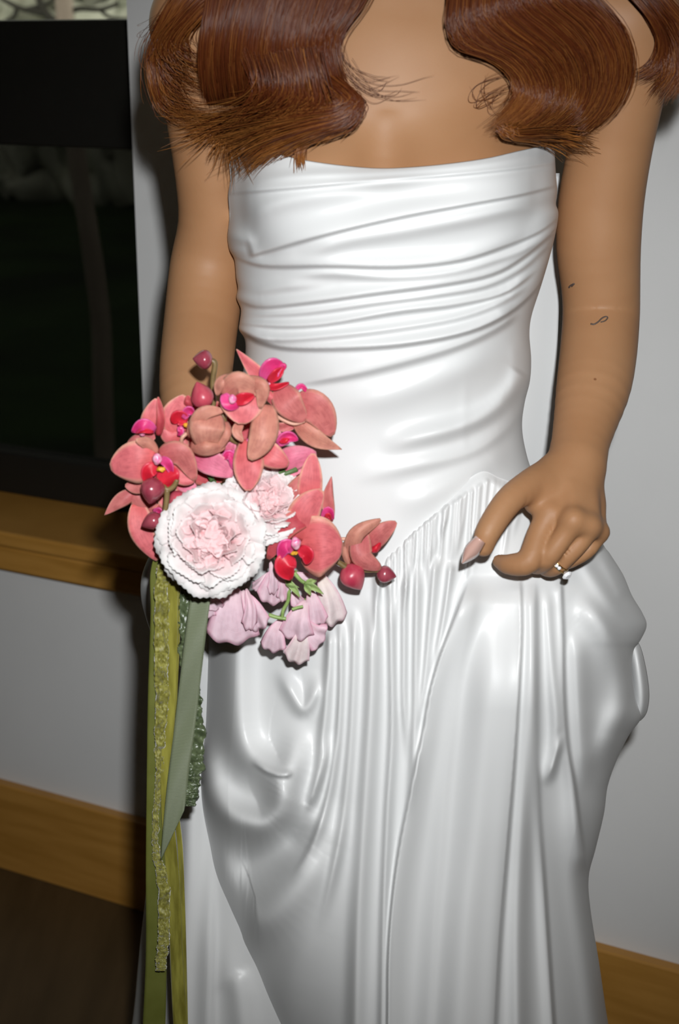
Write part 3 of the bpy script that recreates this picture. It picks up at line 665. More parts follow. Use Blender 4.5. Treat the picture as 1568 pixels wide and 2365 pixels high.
# ================================================================ hair
def hair_nodes(nt, b, I):
    a = node(nt, 'ShaderNodeAttribute', attribute_name='tone')
    r = node(nt, 'ShaderNodeValToRGB'); e = r.color_ramp.elements
    e[0].position = 0; e[1].position = 1; e[0].color = (.024, .0048, .0015, 1); e[1].color = (.38, .15, .032, 1)
    x = e.new(.45); x.color = (.098, .021, .0045, 1)
    nt.links.new(a.outputs['Fac'], r.inputs[0]); nt.links.new(r.outputs[0], I['Base Color'])
M_hair = mat('auburn_hair', rough=.38, spec=.6, build=hair_nodes)
HV, HF, HT, hoff = [], [], [], 0
def strands(guides, n, seed, thick=.012, tone=(.4, .5), tip=.35, r0=.00034, jit=7, wav=3, len_rng=(.82, 1.0), seg=25, lift=.004, clump=0.35, ends=0.5):
    """n hair strands interpolated across a row of guide curves given in photo pixels (x, y, height above skin)"""
    global hoff
    g = np.array([catmull(q, 52) for q in guides]); k = len(g); r = np.random.RandomState(seed)
    # depth of the skin below each guide point
    sk = np.array([[min(hit(x, y, 1.36), 1.40) for x, y, _ in q[::3]] for q in g])
    sk = np.array([np.interp(np.arange(52), np.arange(0, 52, 3), s) for s in sk])
    ker = np.ones(7)/7; sk = np.array([np.convolve(np.pad(s, 3, 'edge'), ker, 'valid') for s in sk])
    ncl = max(3, n//14); cl = r.uniform(0, k-1, ncl)
    for i in range(n):
        u = r.uniform(0, k-1); c = cl[np.argmin(np.abs(cl-u))]; u = u+(c-u)*clump*r.uniform(.3, 1)
        a = min(int(u), k-2); f = u-a
        q = g[a]*(1-f)+g[a+1]*f; z = sk[a]*(1-f)+sk[a+1]*f
        L = r.uniform(*len_rng); t = np.linspace(0, L*51, seg); ii = np.arange(52)
        x = np.interp(t, ii, q[:, 0]); y = np.interp(t, ii, q[:, 1]); h = np.interp(t, ii, q[:, 2]); zz = np.interp(t, ii, z)
        tt = np.linspace(0, 1, seg); ph = r.uniform(0, 6.28); sp = 1+tt**2*2.2*ends
        x = x+r.normal(0, jit)*sp+wav*np.sin(tt*r.uniform(2, 6)+ph)*sp; y = y+r.normal(0, jit*.6)*sp+wav*.7*np.cos(tt*r.uniform(2, 6)+ph)*sp
        dep = r.uniform(0, 1)**.7; Y = zz-lift-h-thick*(dep-.1)*np.sin(np.clip(tt*1.1+.15, 0, 1)*math.pi)**.5
        C = P(x, y, Y); rad = r0*r.uniform(.7, 1.2)*np.clip((1.04-tt)*5, .15, 1)
        T = np.gradient(C, axis=0); T /= np.linalg.norm(T, axis=1)[:, None]+1e-9
        A = np.cross(T, np.array([0, 1., .2])); A /= np.linalg.norm(A, axis=1)[:, None]+1e-9; B = np.cross(T, A)
        V = np.concatenate([C[:, None]+rad[:, None, None]*(math.cos(w_)*A+math.sin(w_)*B)[:, None] for w_ in (.5, 2.6, 4.7)], 1)
        HV.append(V.reshape(-1, 3)); HF.append(gridF(3, seg, True, hoff)); hoff += seg*3
        tn = r.normal(np.mean(tone), .10)+.10*(dep-.5)+tip*np.clip((tt-.45)/.55, 0, 1)**1.3
        HT.append(np.repeat(np.clip(tn, 0, 1), 3))
def mass(guides, lift=.001, tone=.12):
    """solid under-layer so the skin does not show between the strands"""
    global hoff
    g = np.array([catmull(q, 52) for q in guides]); m = 6*(len(g)-1)+1
    G = np.array([[np.interp(np.linspace(0, len(g)-1, m), np.arange(len(g)), g[:, i, c]) for c in range(3)] for i in range(52)]).transpose(0, 2, 1)
    Y = np.array([[min(hit(x, y, 1.36), 1.40)-lift-h*.7 for x, y, h in row] for row in G])
    for _ in range(8): Y[1:-1, 1:-1] = (Y[2:, 1:-1]+Y[:-2, 1:-1]+Y[1:-1, 2:]+Y[1:-1, :-2])/4
    V, F = sheet(P(G[..., 0], G[..., 1], Y), .002)
    HV.append(V); HF.append(F+hoff); hoff += len(V); HT.append(np.full(len(V), tone))
# --- lock over the shoulder beside the bouquet arm: falls, then flips and sweeps outwards
g1 = [[(560, -330, .02), (500, -120, .035), (478, 40, .035), (468, 130, .035), (472, 200, .025), (480, 250, .012)],
      [(640, -340, .03), (600, -120, .05), (556, 20, .05), (540, 120, .05), (545, 195, .04), (556, 250, .02)],
      [(720, -350, .03), (690, -130, .06), (640, 20, .06), (622, 120, .06), (628, 195, .045), (640, 245, .02)],
      [(790, -350, .03), (770, -140, .06), (715, 20, .06), (698, 110, .06), (708, 190, .045), (725, 240, .02)],
      [(860, -360, .02), (850, -140, .045), (800, 0, .045), (755, 90, .045), (770, 175, .04), (800, 240, .02)],
      [(905, -360, .015), (900, -150, .03), (845, -10, .03), (784, 80, .03), (778, 150, .03), (812, 235, .018)]]
for i, q in enumerate(g1): q[:0] = [(690+i*26, -690, .012), (660+i*34, -520, .014)]
mass([q[:-1]+[(q[-1][0], q[-1][1]-12, q[-1][2])] for q in g1], .002)
strands(g1, 2300, 11, .014, (.33, .42), .02, ends=.15, jit=6)
g2 = [[(700, 170, .028), (760, 205, .034), (800, 228, .034), (770, 246, .036), (690, 250, .034), (590, 262, .03), (490, 275, .022), (400, 282, .012)],
      [(730, 160, .028), (790, 208, .036), (815, 236, .038), (785, 262, .04), (700, 272, .036), (600, 288, .03), (520, 300, .02), (430, 300, .012)],
      [(750, 170, .028), (800, 215, .036), (818, 245, .038), (790, 276, .038), (720, 296, .034), (650, 322, .024), (600, 360, .016), (560, 400, .010)],
      [(760, 180, .028), (805, 225, .034), (816, 252, .034), (780, 285, .032), (740, 302, .028), (690, 325, .02), (620, 352, .014), (582, 402, .008)]]
mass([q[:6] for q in g2], .014, .2)
strands(g2, 2000, 12, .014, (.36, .46), .36, len_rng=(.55, 1.0), jit=7, ends=1.0)
strands([[(640, 250, .03), (560, 268, .026), (500, 282, .02), (440, 300, .014), (392, 308, .008)], [(640, 275, .028), (580, 300, .02), (550, 330, .012), (570, 380, .008), (588, 430, .006)]], 260, 13, .01, (.5, .62), .3, len_rng=(.5, 1), jit=9, ends=1.2)
strands([[(745, 280, .02), (715, 310, .014), (692, 350, .009), (690, 400, .006)], [(752, 282, .02), (728, 312, .014), (700, 345, .009), (697, 392, .006)]], 60, 14, .004, (.5, .6), .2, jit=3)
strands([[(560, 120, .05), (585, 190, .05), (560, 245, .042), (500, 272, .03), (430, 292, .016)], [(650, 120, .06), (668, 195, .056), (650, 240, .05), (590, 268, .04), (520, 305, .02)], [(730, 110, .06), (745, 185, .056), (752, 235, .05), (700, 268, .042), (610, 310, .025)]], 420, 16, .012, (.36, .46), .28, len_rng=(.55, 1.0), jit=8, ends=.9)
g3 = [[(520, -250, .01), (430, -60, .012), (385, 40, .010), (362, 120, .006), (366, 200, .006), (396, 262, .01), (470, 275, .018)],
      [(560, -260, .02), (480, -60, .02), (420, 30, .016), (372, 110, .008), (378, 190, .008), (412, 250, .012), (500, 268, .02)],
      [(600, -270, .02), (540, -60, .03), (470, 20, .026), (425, 70, .02), (418, 100, .016), (455, 125, .02), (520, 130, .03)]]
for i, q in enumerate(g3): q[:0] = [(690+i*10, -640, .010), (640+i*10, -440, .012)]
strands(g3, 460, 15, .012, (.42, .52), .12, jit=8, wav=7, ends=.5)
# --- lock over the other shoulder: S wave curling back under
g4 = [[(1000, -350, .015), (1040, -140, .03), (1046, -10, .03), (1041, 55, .03), (1062, 105, .03), (1130, 128, .03), (1180, 165, .03), (1196, 215, .028), (1170, 258, .026), (1126, 300, .018)],
      [(1060, -360, .025), (1110, -140, .05), (1110, -20, .05), (1110, 40, .05), (1150, 85, .05), (1215, 125, .05), (1254, 180, .05), (1252, 232, .045), (1210, 275, .035), (1140, 312, .02)],
      [(1130, -360, .03), (1180, -150, .06), (1190, -30, .06), (1200, 20, .06), (1255, 65, .06), (1310, 120, .06), (1330, 185, .055), (1310, 245, .045), (1250, 290, .035), (1165, 316, .02)],
      [(1200, -350, .03), (1250, -150, .06), (1270, -40, .06), (1290, 5, .06), (1350, 55, .055), (1390, 120, .05), (1392, 190, .045), (1360, 255, .036), (1300, 298, .026), (1210, 322, .016)],
      [(1260, -340, .02), (1320, -150, .04), (1350, -40, .04), (1380, 0, .04), (1430, 60, .04), (1452, 128, .036), (1444, 195, .03), (1408, 255, .024), (1345, 305, .016), (1270, 328, .010)]]
for i, q in enumerate(g4): q[:0] = [(1050+i*28, -690, .012), (1050+i*42, -520, .014)]
mass([q[:-1] for q in g4], .002)
strands(g4, 3000, 21, .016, (.33, .43), .22, jit=6, ends=.3, len_rng=(.8, 1.0), clump=.45)
strands([[(1200, 290, .03), (1180, 302, .03), (1230, 300, .028), (1300, 308, .02), (1350, 330, .012)], [(1150, 300, .026), (1180, 314, .026), (1240, 316, .024), (1290, 322, .016), (1330, 350, .01)]], 260, 22, .008, (.55, .65), .2, jit=8, ends=1.0)
g5 = [[(1330, -300, .01), (1420, -100, .012), (1500, 0, .012), (1545, 70, .01), (1568, 150, .01), (1540, 200, .008), (1525, 225, .006)],
      [(1330, -300, .01), (1440, -110, .012), (1530, 0, .012), (1575, 60, .01), (1592, 130, .01), (1565, 190, .008), (1536, 232, .006)]]
for i, q in enumerate(g5): q[:0] = [(1170, -640, .010), (1240, -450, .012)]
strands(g5, 420, 23, .012, (.38, .48), .15, jit=9, wav=6)
strands([[(1430, -40, .02), (1500, 40, .016), (1526, 100, .012), (1508, 155, .008), (1455, 186, .006)], [(1450, -40, .02), (1512, 40, .016), (1536, 100, .012), (1520, 158, .008), (1462, 190, .006)]], 130, 24, .006, (.36, .46), .1, jit=5)
# --- loose single hairs over the chest and round the shoulder
for sd, gg, nn in ((31, [[(775, 90, .012), (800, 160, .006), (870, 200, .004), (930, 190, .003)], [(785, 150, .012), (850, 215, .006), (900, 230, .004), (960, 200, .003)]], 16),
                   (32, [[(1195, 170, .012), (1130, 200, .005), (1120, 240, .004), (1180, 200, .004)], [(1190, 230, .012), (1140, 262, .005), (1128, 220, .004), (1150, 170, .004)]], 14),
                   (33, [[(400, 20, .01), (360, 70, .01), (345, 130, .01), (352, 200, .01)], [(390, 30, .01), (352, 60, .01), (340, 55, .01), (338, 50, .01)]], 14)):
    strands(gg, nn, sd, .003, (.35, .45), .1, r0=.0002, jit=10, wav=12, clump=0)
# --- hair over the crown and round the neck (above the frame)
cg = []
for a_ in np.linspace(-2.75, 2.75, 15):
    dx, dy = math.sin(a_), math.cos(a_)
    pts = []
    for e_ in np.linspace(0, 1, 7):
        th = e_*math.pi*.60; rr_ = math.sin(th)
        pts.append(HC+np.array((.088*rr_*dx, .015+.108*rr_*dy, .012+.112*math.cos(th))))
    pts.append(HC+np.array((.100*dx, .01+.085*dy, -.13))); cg.append(catmull(pts, 20))
cg = np.array(cg); m = 61
G = np.array([[np.interp(np.linspace(0, 14, m), np.arange(15), cg[:, i, c]) for c in range(3)] for i in range(20)]).transpose(0, 2, 1)
V, F = sheet(G, .008); HV.append(V); HF.append(F+hoff); hoff += len(V); HT.append(np.full(len(V), .3))
V = np.concatenate(HV); F = np.concatenate(HF)
hair = mk('hair', V, F, M_hair, bride)
at = hair.data.attributes.new('tone', 'FLOAT', 'POINT'); at.data.foreach_set('value', np.concatenate(HT).astype(np.float32))
# ================================================================ the bouquet
def petal_mat(name, base, deep, edge, rough=.5, vein=.5, sss=.15, veins=60):
    """petal: deeper at the base, paler at the rim, fine veins along its length (attributes pt = along, pq = across)"""
    def f(nt, b, I):
        a = node(nt, 'ShaderNodeAttribute', attribute_name='pt'); q = node(nt, 'ShaderNodeAttribute', attribute_name='pq')
        r = node(nt, 'ShaderNodeValToRGB'); e = r.color_ramp.elements
        e[0].position = 0; e[1].position = .55; e[0].color = (*deep, 1); e[1].color = (*base, 1)
        nt.links.new(a.outputs['Fac'], r.inputs[0])
        r2 = node(nt, 'ShaderNodeValToRGB'); e = r2.color_ramp.elements
        e[0].position = .74; e[1].position = .98; e[0].color = (0, 0, 0, 1); e[1].color = (1, 1, 1, 1)
        ab = node(nt, 'ShaderNodeMath', operation='ABSOLUTE'); nt.links.new(q.outputs['Fac'], ab.inputs[0]); nt.links.new(ab.outputs[0], r2.inputs[0])
        mx = node(nt, 'ShaderNodeMix', data_type='RGBA'); mx.inputs[7].default_value = (*edge, 1)
        nt.links.new(r2.outputs[0], mx.inputs[0]); nt.links.new(r.outputs[0], mx.inputs[6])
        tc = node(nt, 'ShaderNodeTexCoord'); n = node(nt, 'ShaderNodeTexNoise', Scale=170, Detail=4); nt.links.new(tc.outputs['Object'], n.inputs['Vector'])
        cv = node(nt, 'ShaderNodeCombineXYZ'); nt.links.new(a.outputs['Fac'], cv.inputs[0]); ml = node(nt, 'ShaderNodeMath', operation='MULTIPLY'); ml.inputs[1].default_value = 14
        nt.links.new(q.outputs['Fac'], ml.inputs[0]); nt.links.new(ml.outputs[0], cv.inputs[1])
        n2 = node(nt, 'ShaderNodeTexNoise', Scale=2.2, Detail=3); nt.links.new(cv.outputs[0], n2.inputs['Vector'])
        ad = node(nt, 'ShaderNodeMath', operation='ADD'); nt.links.new(n.outputs['Fac'], ad.inputs[0]); nt.links.new(n2.outputs['Fac'], ad.inputs[1])
        r3 = node(nt, 'ShaderNodeValToRGB'); e = r3.color_ramp.elements; e[0].position = .72; e[1].position = 1.0
        e[0].color = (1-vein*.45, 1-vein*.6, 1-vein*.55, 1); e[1].color = (1, 1, 1, 1); hf = node(nt, 'ShaderNodeMath', operation='MULTIPLY'); hf.inputs[1].default_value = .92
        nt.links.new(ad.outputs[0], hf.inputs[0]); nt.links.new(hf.outputs[0], r3.inputs[0])
        mm = node(nt, 'ShaderNodeMix', data_type='RGBA', blend_type='MULTIPLY'); mm.inputs[0].default_value = 1
        nt.links.new(mx.outputs[2], mm.inputs[6]); nt.links.new(r3.outputs[0], mm.inputs[7]); nt.links.new(mm.outputs[2], I['Base Color'])
        bp = node(nt, 'ShaderNodeBump', Strength=.25, Distance=.0005); nt.links.new(n2.outputs['Fac'], bp.inputs['Height']); nt.links.new(bp.outputs[0], I['Normal'])
    return mat(name, rough=rough, spec=.3, sss=sss, sssr=(1, .3, .3), build=f)
PM = {'coral': petal_mat('orchid_coral', (.66, .15, .165), (.66, .11, .11), (.76, .38, .28)),
      'deep': petal_mat('orchid_deep_coral', (.50, .075, .09), (.44, .04, .06), (.62, .20, .16)),
      'back': petal_mat('orchid_petal_back', (.58, .25, .185), (.54, .19, .145), (.66, .34, .24)),
      'rose': petal_mat('orchid_rose_back', (.56, .165, .155), (.50, .11, .12), (.66, .30, .23)),
      'pink': petal_mat('orchid_pink', (.74, .20, .30), (.66, .11, .20), (.78, .30, .36)),
      'crim': petal_mat('orchid_lip_crimson', (.60, .016, .035), (.62, .03, .06), (.66, .05, .09), .35, .35),
      'mag': petal_mat('orchid_lip_magenta', (.66, .035, .17), (.72, .10, .30), (.74, .13, .34), .32, .3),
      'pea': petal_mat('sweet_pea', (.76, .53, .60), (.74, .50, .54), (.72, .38, .48), .55, .22),
      'pale': petal_mat('sweet_pea_pale', (.77, .63, .63), (.74, .62, .54), (.74, .50, .55), .55, .2)}
M_cal = mat('orchid_callus', (.72, .36, .03), .5)
M_colm = mat('orchid_column', rough=.35, build=noise_col(300, (.72, .10, .30), (.80, .45, .55)))
M_bud = mat('orchid_bud', rough=.25, spec=.6, coat=.3, build=noise_col(120, (.27, .035, .06), (.36, .075, .10), stretch=(1, 1, .3)))
M_budr = mat('orchid_bud_red', rough=.35, spec=.5, build=noise_col(120, (.42, .035, .07), (.52, .09, .12), stretch=(1, 1, .3)))
M_stem = mat('orchid_stem', rough=.45, build=noise_col(60, (.13, .085, .03), (.22, .15, .06)))
M_stemp = mat('orchid_stem_pale', (.62, .33, .24), .45)
M_green = mat('fresh_green', rough=.45, build=noise_col(90, (.16, .26, .06), (.30, .42, .14)))
M_dgreen = mat('stem_green', rough=.5, build=noise_col(90, (.05, .10, .03), (.10, .18, .06)))
M_car = None
SC = 720/1568.
def c1(x, y): return 220+SC*x, 790+SC*y
bq = empty('bouquet', tuple(P(*c1(640, 950), 1.2)))
tag(bq, 'bouquet of coral orchids, pale carnations and lilac sweet peas with trailing green ribbons', 'bouquet')
YF = [1.18]
def pp(x, y, d=0): X, Yp = c1(x, y); return P(X, Yp, YF[0]+d*.01)
def setattr_(o, **kw):
    for k, v in kw.items():
        at = o.data.attributes.new(k, 'FLOAT', 'POINT'); at.data.foreach_set('value', np.asarray(v, np.float32).ravel())
def petal(par, mid, w1, w2=None, m='coral', cup=.4, kind='round', name='petal', ruf=0., seed=0, n=15, k=11, th=.0006, curl=0.):
    w2 = w1 if w2 is None else w2
    c = catmull(mid, n); t = np.linspace(0, 1, n)
    xy = c[:, :2]; T = np.gradient(xy, axis=0); T /= np.linalg.norm(T, axis=1)[:, None]+1e-9; N = np.stack([-T[:, 1], T[:, 0]], 1)
    if kind == 'round': w = np.sin(np.pi*np.clip(t*.93+.05, 0, 1)**.80)**.62
    elif kind == 'point': w = np.sin(np.pi*np.clip(t*.95+.04, 0, 1)**.72)**.95
    else: w = .10+.90*t**.75
    r = np.random.RandomState(seed+int(mid[0][0])*7+int(mid[-1][1])); ph = r.uniform(0, 6.28, 4)
    G = np.zeros((n, k, 3)); q = np.linspace(-1, 1, k)
    L = np.linalg.norm(np.diff(xy, axis=0), axis=1).sum()
    for i in range(n):
        for j in range(k):
            ww = w[i]*(w1 if q[j] < 0 else w2)
            x, y = xy[i]+N[i]*q[j]*ww
            d = c[i, 2]*.8+cup*.42*(q[j]**2)*w[i]+curl*t[i]**3+.16*math.sin(q[j]*2.3+t[i]*3+ph[0])*w[i]
            if kind == 'fan':
                e = -.20*L*(q[j]**2)*t[i]+.032*L*t[i]**2*math.sin(q[j]*8+ph[1])
                x += T[i, 0]*e; y += T[i, 1]*e
            if ruf: d += ruf*t[i]**1.5*1.3*(math.sin(q[j]*3.6+ph[2])+.5*math.sin(q[j]*8+ph[3])*t[i])
            G[i, j] = pp(x, y, d)
    V, F = sheet(G, th); o = mk(name, V, F, PM[m], par)
    tt = np.repeat(t[:, None], k, 1); qq = np.maximum(np.abs(np.repeat(q[None], n, 0)), tt**6*.98)
    setattr_(o, pt=np.concatenate([tt.ravel()]*2), pq=np.concatenate([qq.ravel()]*2)); return o
def blob(name, par, x, y, d, r, m, sq=(1, 1, 1), jit=.12, seed=0):
    bm = bmesh.new(); bmesh.ops.create_icosphere(bm, subdivisions=3, radius=1)
    R = RM(r*SC, c1(x, y)[1], YF[0]+d*.01); rr_ = np.random.RandomState(seed+int(x)); a = rr_.uniform(-3, 3, (4, 3))
    for v in bm.verts:
        s = 1+jit*sum(math.sin(2*np.dot(a[i], v.co)+i) for i in range(3))/2
        v.co = Vector((v.co.x*sq[0]*s*R, v.co.y*sq[1]*s*R, v.co.z*sq[2]*s*R))+Vector(pp(x, y, d))
    me = bpy.data.meshes.new(name); bm.to_mesh(me); bm.free(); me.polygons.foreach_set('use_smooth', np.ones(len(me.polygons), bool))
    return link(name, me, m, par)
def orchid(Y0, col, petals, lips=(), cal=None, label=None):
    """col: (x, y, d, r) of the column; petals and lips: (mid points, half widths, material, cup, kind)"""
    YF[0] = Y0
    o = blob('orchid', bq, *col, M_colm, (1, .8, 1.25)); o['label'] = label or 'coral moth orchid bloom in the bouquet'
    for p in petals:
        mid, w_ = p[0], p[1]; w1, w2 = w_ if isinstance(w_, tuple) else (w_, w_)
        petal(o, mid, w1, w2, p[2], p[3] if len(p) > 3 else .4, p[4] if len(p) > 4 else 'round', 'petal')
    for p in lips:
        mid, w_ = p[0], p[1]; petal(o, mid, w_, w_, p[2], p[3] if len(p) > 3 else -.45, 'round', 'lip', n=11, k=9, th=.001)
    if cal: blob('callus', o, *cal, M_cal, (1.3, .8, .8), .3)
    return o
orchid(1.180, (312, 588, -1.2, 24), [
    ([(310, 590, -.2), (190, 602, -.9), (76, 630, -.2)], (112, 104), 'coral', .5), ([(318, 575, -.2), (425, 570, -1.0), (502, 695, -.1)], (66, 52), 'rose', .6),
    ([(310, 580, .1), (268, 512, -.5), (205, 492, -1.3)], (40, 30), 'back', .3), ([(310, 640, .4), (225, 722, .8), (150, 722, 1.0)], 42, 'rose', .3),
    ([(350, 620, .3), (440, 680, .2), (500, 700, .3)], 42, 'coral', .3)],
    [([(312, 625, -.5), (268, 650, -1.0), (248, 705, -.5)], 38, 'crim'), ([(335, 640, -.6), (372, 690, -1.3), (392, 722, -.8)], 62, 'crim'), ([(325, 585, -.8), (365, 612, -1.5), (388, 668, -1.0)], 25, 'mag'), ([(318, 570, -.7), (300, 585, -1.0), (288, 580, -.8)], 16, 'mag')], (332, 640, -1.4, 15))
orchid(1.186, (235, 455, -.4, 16), [
    ([(262, 465, .6), (276, 380, .1), (308, 285, .5)], (46, 50), 'coral', .3), ([(318, 470, .5), (332, 380, -.1), (316, 276, .3)], (24, 20), 'deep', .3),
    ([(240, 470, .5), (195, 500, .3), (160, 522, .6)], 26, 'rose'), ([(300, 470, .7), (250, 480, .5), (185, 485, .8)], 30, 'rose')],
    [([(302, 445, -.2), (240, 418, -.9), (184, 452, -.2)], 34, 'mag', -.5), ([(292, 452, -.6), (240, 446, -1.1), (202, 458, -.5)], 12, 'crim', -.3)])
orchid(1.192, (432, 452, .1, 18), [
    ([(450, 460, 1.4), (396, 380, .9), (450, 268, 1.3)], (72, 62), 'coral', .3), ([(450, 470, 1.3), (376, 470, 1.0), (338, 380, 1.3)], 48, 'coral', .3),
    ([(440, 460, 1.4), (425, 520, 1.1), (440, 575, 1.3)], 46, 'rose', .3), ([(470, 330, 1.2), (470, 300, .8), (465, 268, 1.0)], 24, 'deep')],
    [([(462, 400, .5), (415, 380, .0), (386, 408, .4)], 38, 'crim', -.6), ([(440, 385, .3), (470, 345, -.2), (498, 366, .2)], 24, 'mag'), ([(420, 425, .2), (430, 450, -.1), (415, 470, .2)], 16, 'mag')], (462, 420, -.1, 14))
orchid(1.178, (560, 470, .4, 20), [
    ([(590, 345, .2), (560, 440, -1.7), (570, 560, .1)], (92, 92), 'back', 1.5), ([(472, 480, .0), (540, 365, -1.5), (648, 345, -.6)], (40, 34), 'back', .8),
    ([(476, 520, .2), (560, 535, -1.3), (655, 528, .2)], (36, 40), 'back', .8), ([(650, 400, .2), (646, 470, -.7), (600, 556, .1)], (36, 40), 'back', .8)])
orchid(1.172, (690, 288, -1.7, 20), [
    ([(735, 245, -.1), (740, 320, -.8), (738, 412, -1.2)], (112, 112), 'coral', -.5), ([(632, 262, -.6), (720, 196, -2.0), (850, 262, -.9)], (50, 66), 'back', .5),
    ([(745, 185, -.6), (842, 225, -1.9), (830, 335, -1.3)], (34, 46), 'back', .5), ([(700, 175, -.6), (632, 205, -1.3), (612, 268, -.7)], 30, 'back', .4),
    ([(858, 315, -.1), (838, 470, -1.5), (778, 592, -1.7)], (78, 66), 'back', .5), ([(735, 400, .2), (712, 450, -.8), (742, 500, -.8)], 26, 'back', .3)],
    [([(645, 262, -1.2), (672, 312, -1.7), (722, 326, -1.3)], 32, 'mag', -.5), ([(700, 300, -1.3), (745, 285, -1.8), (800, 268, -1.3)], 32, 'crim', -.5)])
orchid(1.180, (775, 500, .2, 16), [
    ([(775, 490, .3), (768, 630, -1.3), (768, 748, -1.8)], (80, 76), 'coral', .5), ([(810, 520, .4), (885, 575, -.7), (972, 618, -.4)], (68, 62), 'coral', .4)])
orchid(1.186, (665, 575, .0, 14), [
    ([(488, 570, .6), (590, 612, -.4), (694, 672, .3)], (66, 62), 'pink', .5), ([(690, 640, .5), (660, 600, .3), (640, 560, .5)], 34, 'pink', .3), ([(660, 560, .4), (685, 525, .1), (705, 505, .3)], 26, 'pink', .2)],
    [([(706, 610, .1), (672, 568, -.4), (640, 590, .0)], 26, 'mag', -.4), ([(700, 640, .1), (690, 590, -.3), (690, 540, .1)], 20, 'mag', -.3)])
orchid(1.196, (965, 500, -.1, 14), [
    ([(890, 640, .9), (1000, 585, .3), (1112, 560, .8)], (66, 62), 'pink', .4), ([(845, 665, 1.0), (930, 655, .6), (1045, 640, 1.)], 46, 'pink', .3), ([(890, 440, 1.2), (905, 500, .9), (885, 570, 1.)], 42, 'pink', .3), ([(850, 690, 1.0), (900, 680, .7), (960, 660, 1.)], 24, 'deep', .3)],
    [([(915, 515, .2), (968, 478, -.4), (1020, 492, 0)], 30, 'mag', -.5), ([(925, 500, .0), (960, 495, -.5), (985, 500, -.1)], 14, 'crim', -.3)])
orchid(1.212, (872, 205, -.3, 14), [
    ([(875, 245, .6), (805, 155, -.1), (710, 36, .2)], (40, 46), 'coral', .5, 'point'), ([(830, 215, .5), (880, 280, .1), (925, 335, .5)], (26, 24), 'coral', .3),
    ([(925, 225, .3), (968, 315, -1.1), (1058, 402, -.2)], (84, 66), 'rose', .9), ([(1000, 300, .3), (1110, 350, -.6), (1192, 472, .2)], (96, 70), 'rose', .7),
    ([(1000, 395, .7), (1110, 490, -.1), (1240, 540, .6)], (52, 44), 'back', .4, 'point'), ([(1000, 425, .9), (940, 428, .5), (886, 416, .8)], 24, 'rose', .2)],
    [([(850, 200, -.2), (890, 130, -1.0), (945, 108, -.5)], 52, 'mag', -.6), ([(870, 200, -.5), (915, 160, -1.1), (945, 130, -.7)], 26, 'crim', -.4), ([(845, 212, 0), (905, 226, -.6), (975, 204, -.1)], 18, 'crim', -.3), ([(1005, 242, .2), (1040, 222, 0), (1082, 272, .3)], 13, 'mag', .2), ([(930, 118, -.5), (950, 120, -.7), (940, 150, -.6)], 12, 'mag', .2)], label='coral moth orchid turned sideways beside the bodice')
tube('stem', catmull([pp(895, 362, .3), pp(945, 392, 0), pp(1000, 412, -.1), pp(1052, 398, -.1)], 16), .0016, M_stemp, bq)
orchid(1.192, (1160, 868, .1, 14), [
    ([(1070, 860, .7), (1085, 700, .1), (1096, 560, .6)], (66, 60), 'coral', .4), ([(960, 900, .8), (1005, 760, .3), (1100, 645, .6)], (56, 50), 'rose', .4), ([(1185, 905, .8), (1172, 790, .4), (1188, 676, .8)], (34, 30), 'rose', .3, 'point')],
    [([(1145, 890, .2), (1172, 850, -.3), (1198, 892, .2)], 24, 'mag', -.4), ([(1160, 890, 0), (1172, 872, -.4), (1186, 895, 0)], 14, 'crim', -.3)])
orchid(1.185, (1008, 1012, -1.5, 26), [
    ([(1030, 1000, .1), (1060, 860, -.6), (1140, 745, -.1)], (92, 74), 'coral', .4), ([(1030, 1040, .1), (1135, 1030, -1.0), (1244, 1040, -.1)], (158, 152), 'coral', .6),
    ([(1085, 878, -.1), (965, 930, -1.3), (868, 1092, -.3)], (54, 56), 'deep', .5), ([(1000, 1050, .3), (930, 1010, .1), (866, 990, .4)], 30, 'deep', .3)],
    [([(1000, 1040, -.9), (955, 1030, -1.6), (925, 1092, -1.1)], 38, 'mag', -.6), ([(1025, 1035, -1.0), (1066, 1070, -1.5), (1062, 1120, -1.1)], 36, 'crim', -.5), ([(985, 1075, -.8), (955, 1130, -1.4), (985, 1195, -.8)], 56, 'crim', -.6)], (1000, 1062, -1.5, 12), 'open coral moth orchid beside the large carnation')
orchid(1.222, (1370, 1030, .2, 12), [
    ([(1275, 1110, .4), (1310, 970, -.9), (1435, 892, -.3)], (40, 44), 'back', .5), ([(1385, 1035, .6), (1440, 965, -.1), (1514, 905, .3)], (54, 46), 'rose', .4),
    ([(1335, 950, 0), (1335, 1080, -1.0), (1436, 1142, -.3)], (64, 52), 'rose', .6), ([(1305, 950, .5), (1264, 1050, .1), (1278, 1130, .5)], (20, 26), 'back', .3)],
    [([(1385, 1045, .2), (1412, 1040, -.1), (1435, 1010, .2)], 17, 'crim', .2)], label='half-closed coral orchid hanging out over the gathered skirt')
orchid(1.192, (300, 850, .5, 12), [
    ([(205, 750, 1.0), (120, 800, .5), (46, 870, .8)], (40, 36), 'rose', .4, 'point'), ([(205, 730, 1.1), (240, 800, .8), (320, 860, 1.)], 58, 'rose', .3), ([(205, 815, .8), (225, 960, .1), (312, 1098, .7)], (78, 52), 'coral', .5),
    ([(310, 980, .9), (330, 870, .6), (420, 760, .8)], 50, 'deep', .3), ([(320, 700, .9), (390, 800, .5), (440, 690, .7)], 60, 'coral', .3), ([(290, 1060, 1.), (310, 980, .7), (340, 900, .9)], 40, 'deep', .3), ([(420, 690, .8), (460, 720, .4), (510, 730, .6)], 40, 'pink', .3)],
    [([(290, 850, .3), (322, 850, -.1), (312, 885, .2)], 16, 'mag', -.3)])
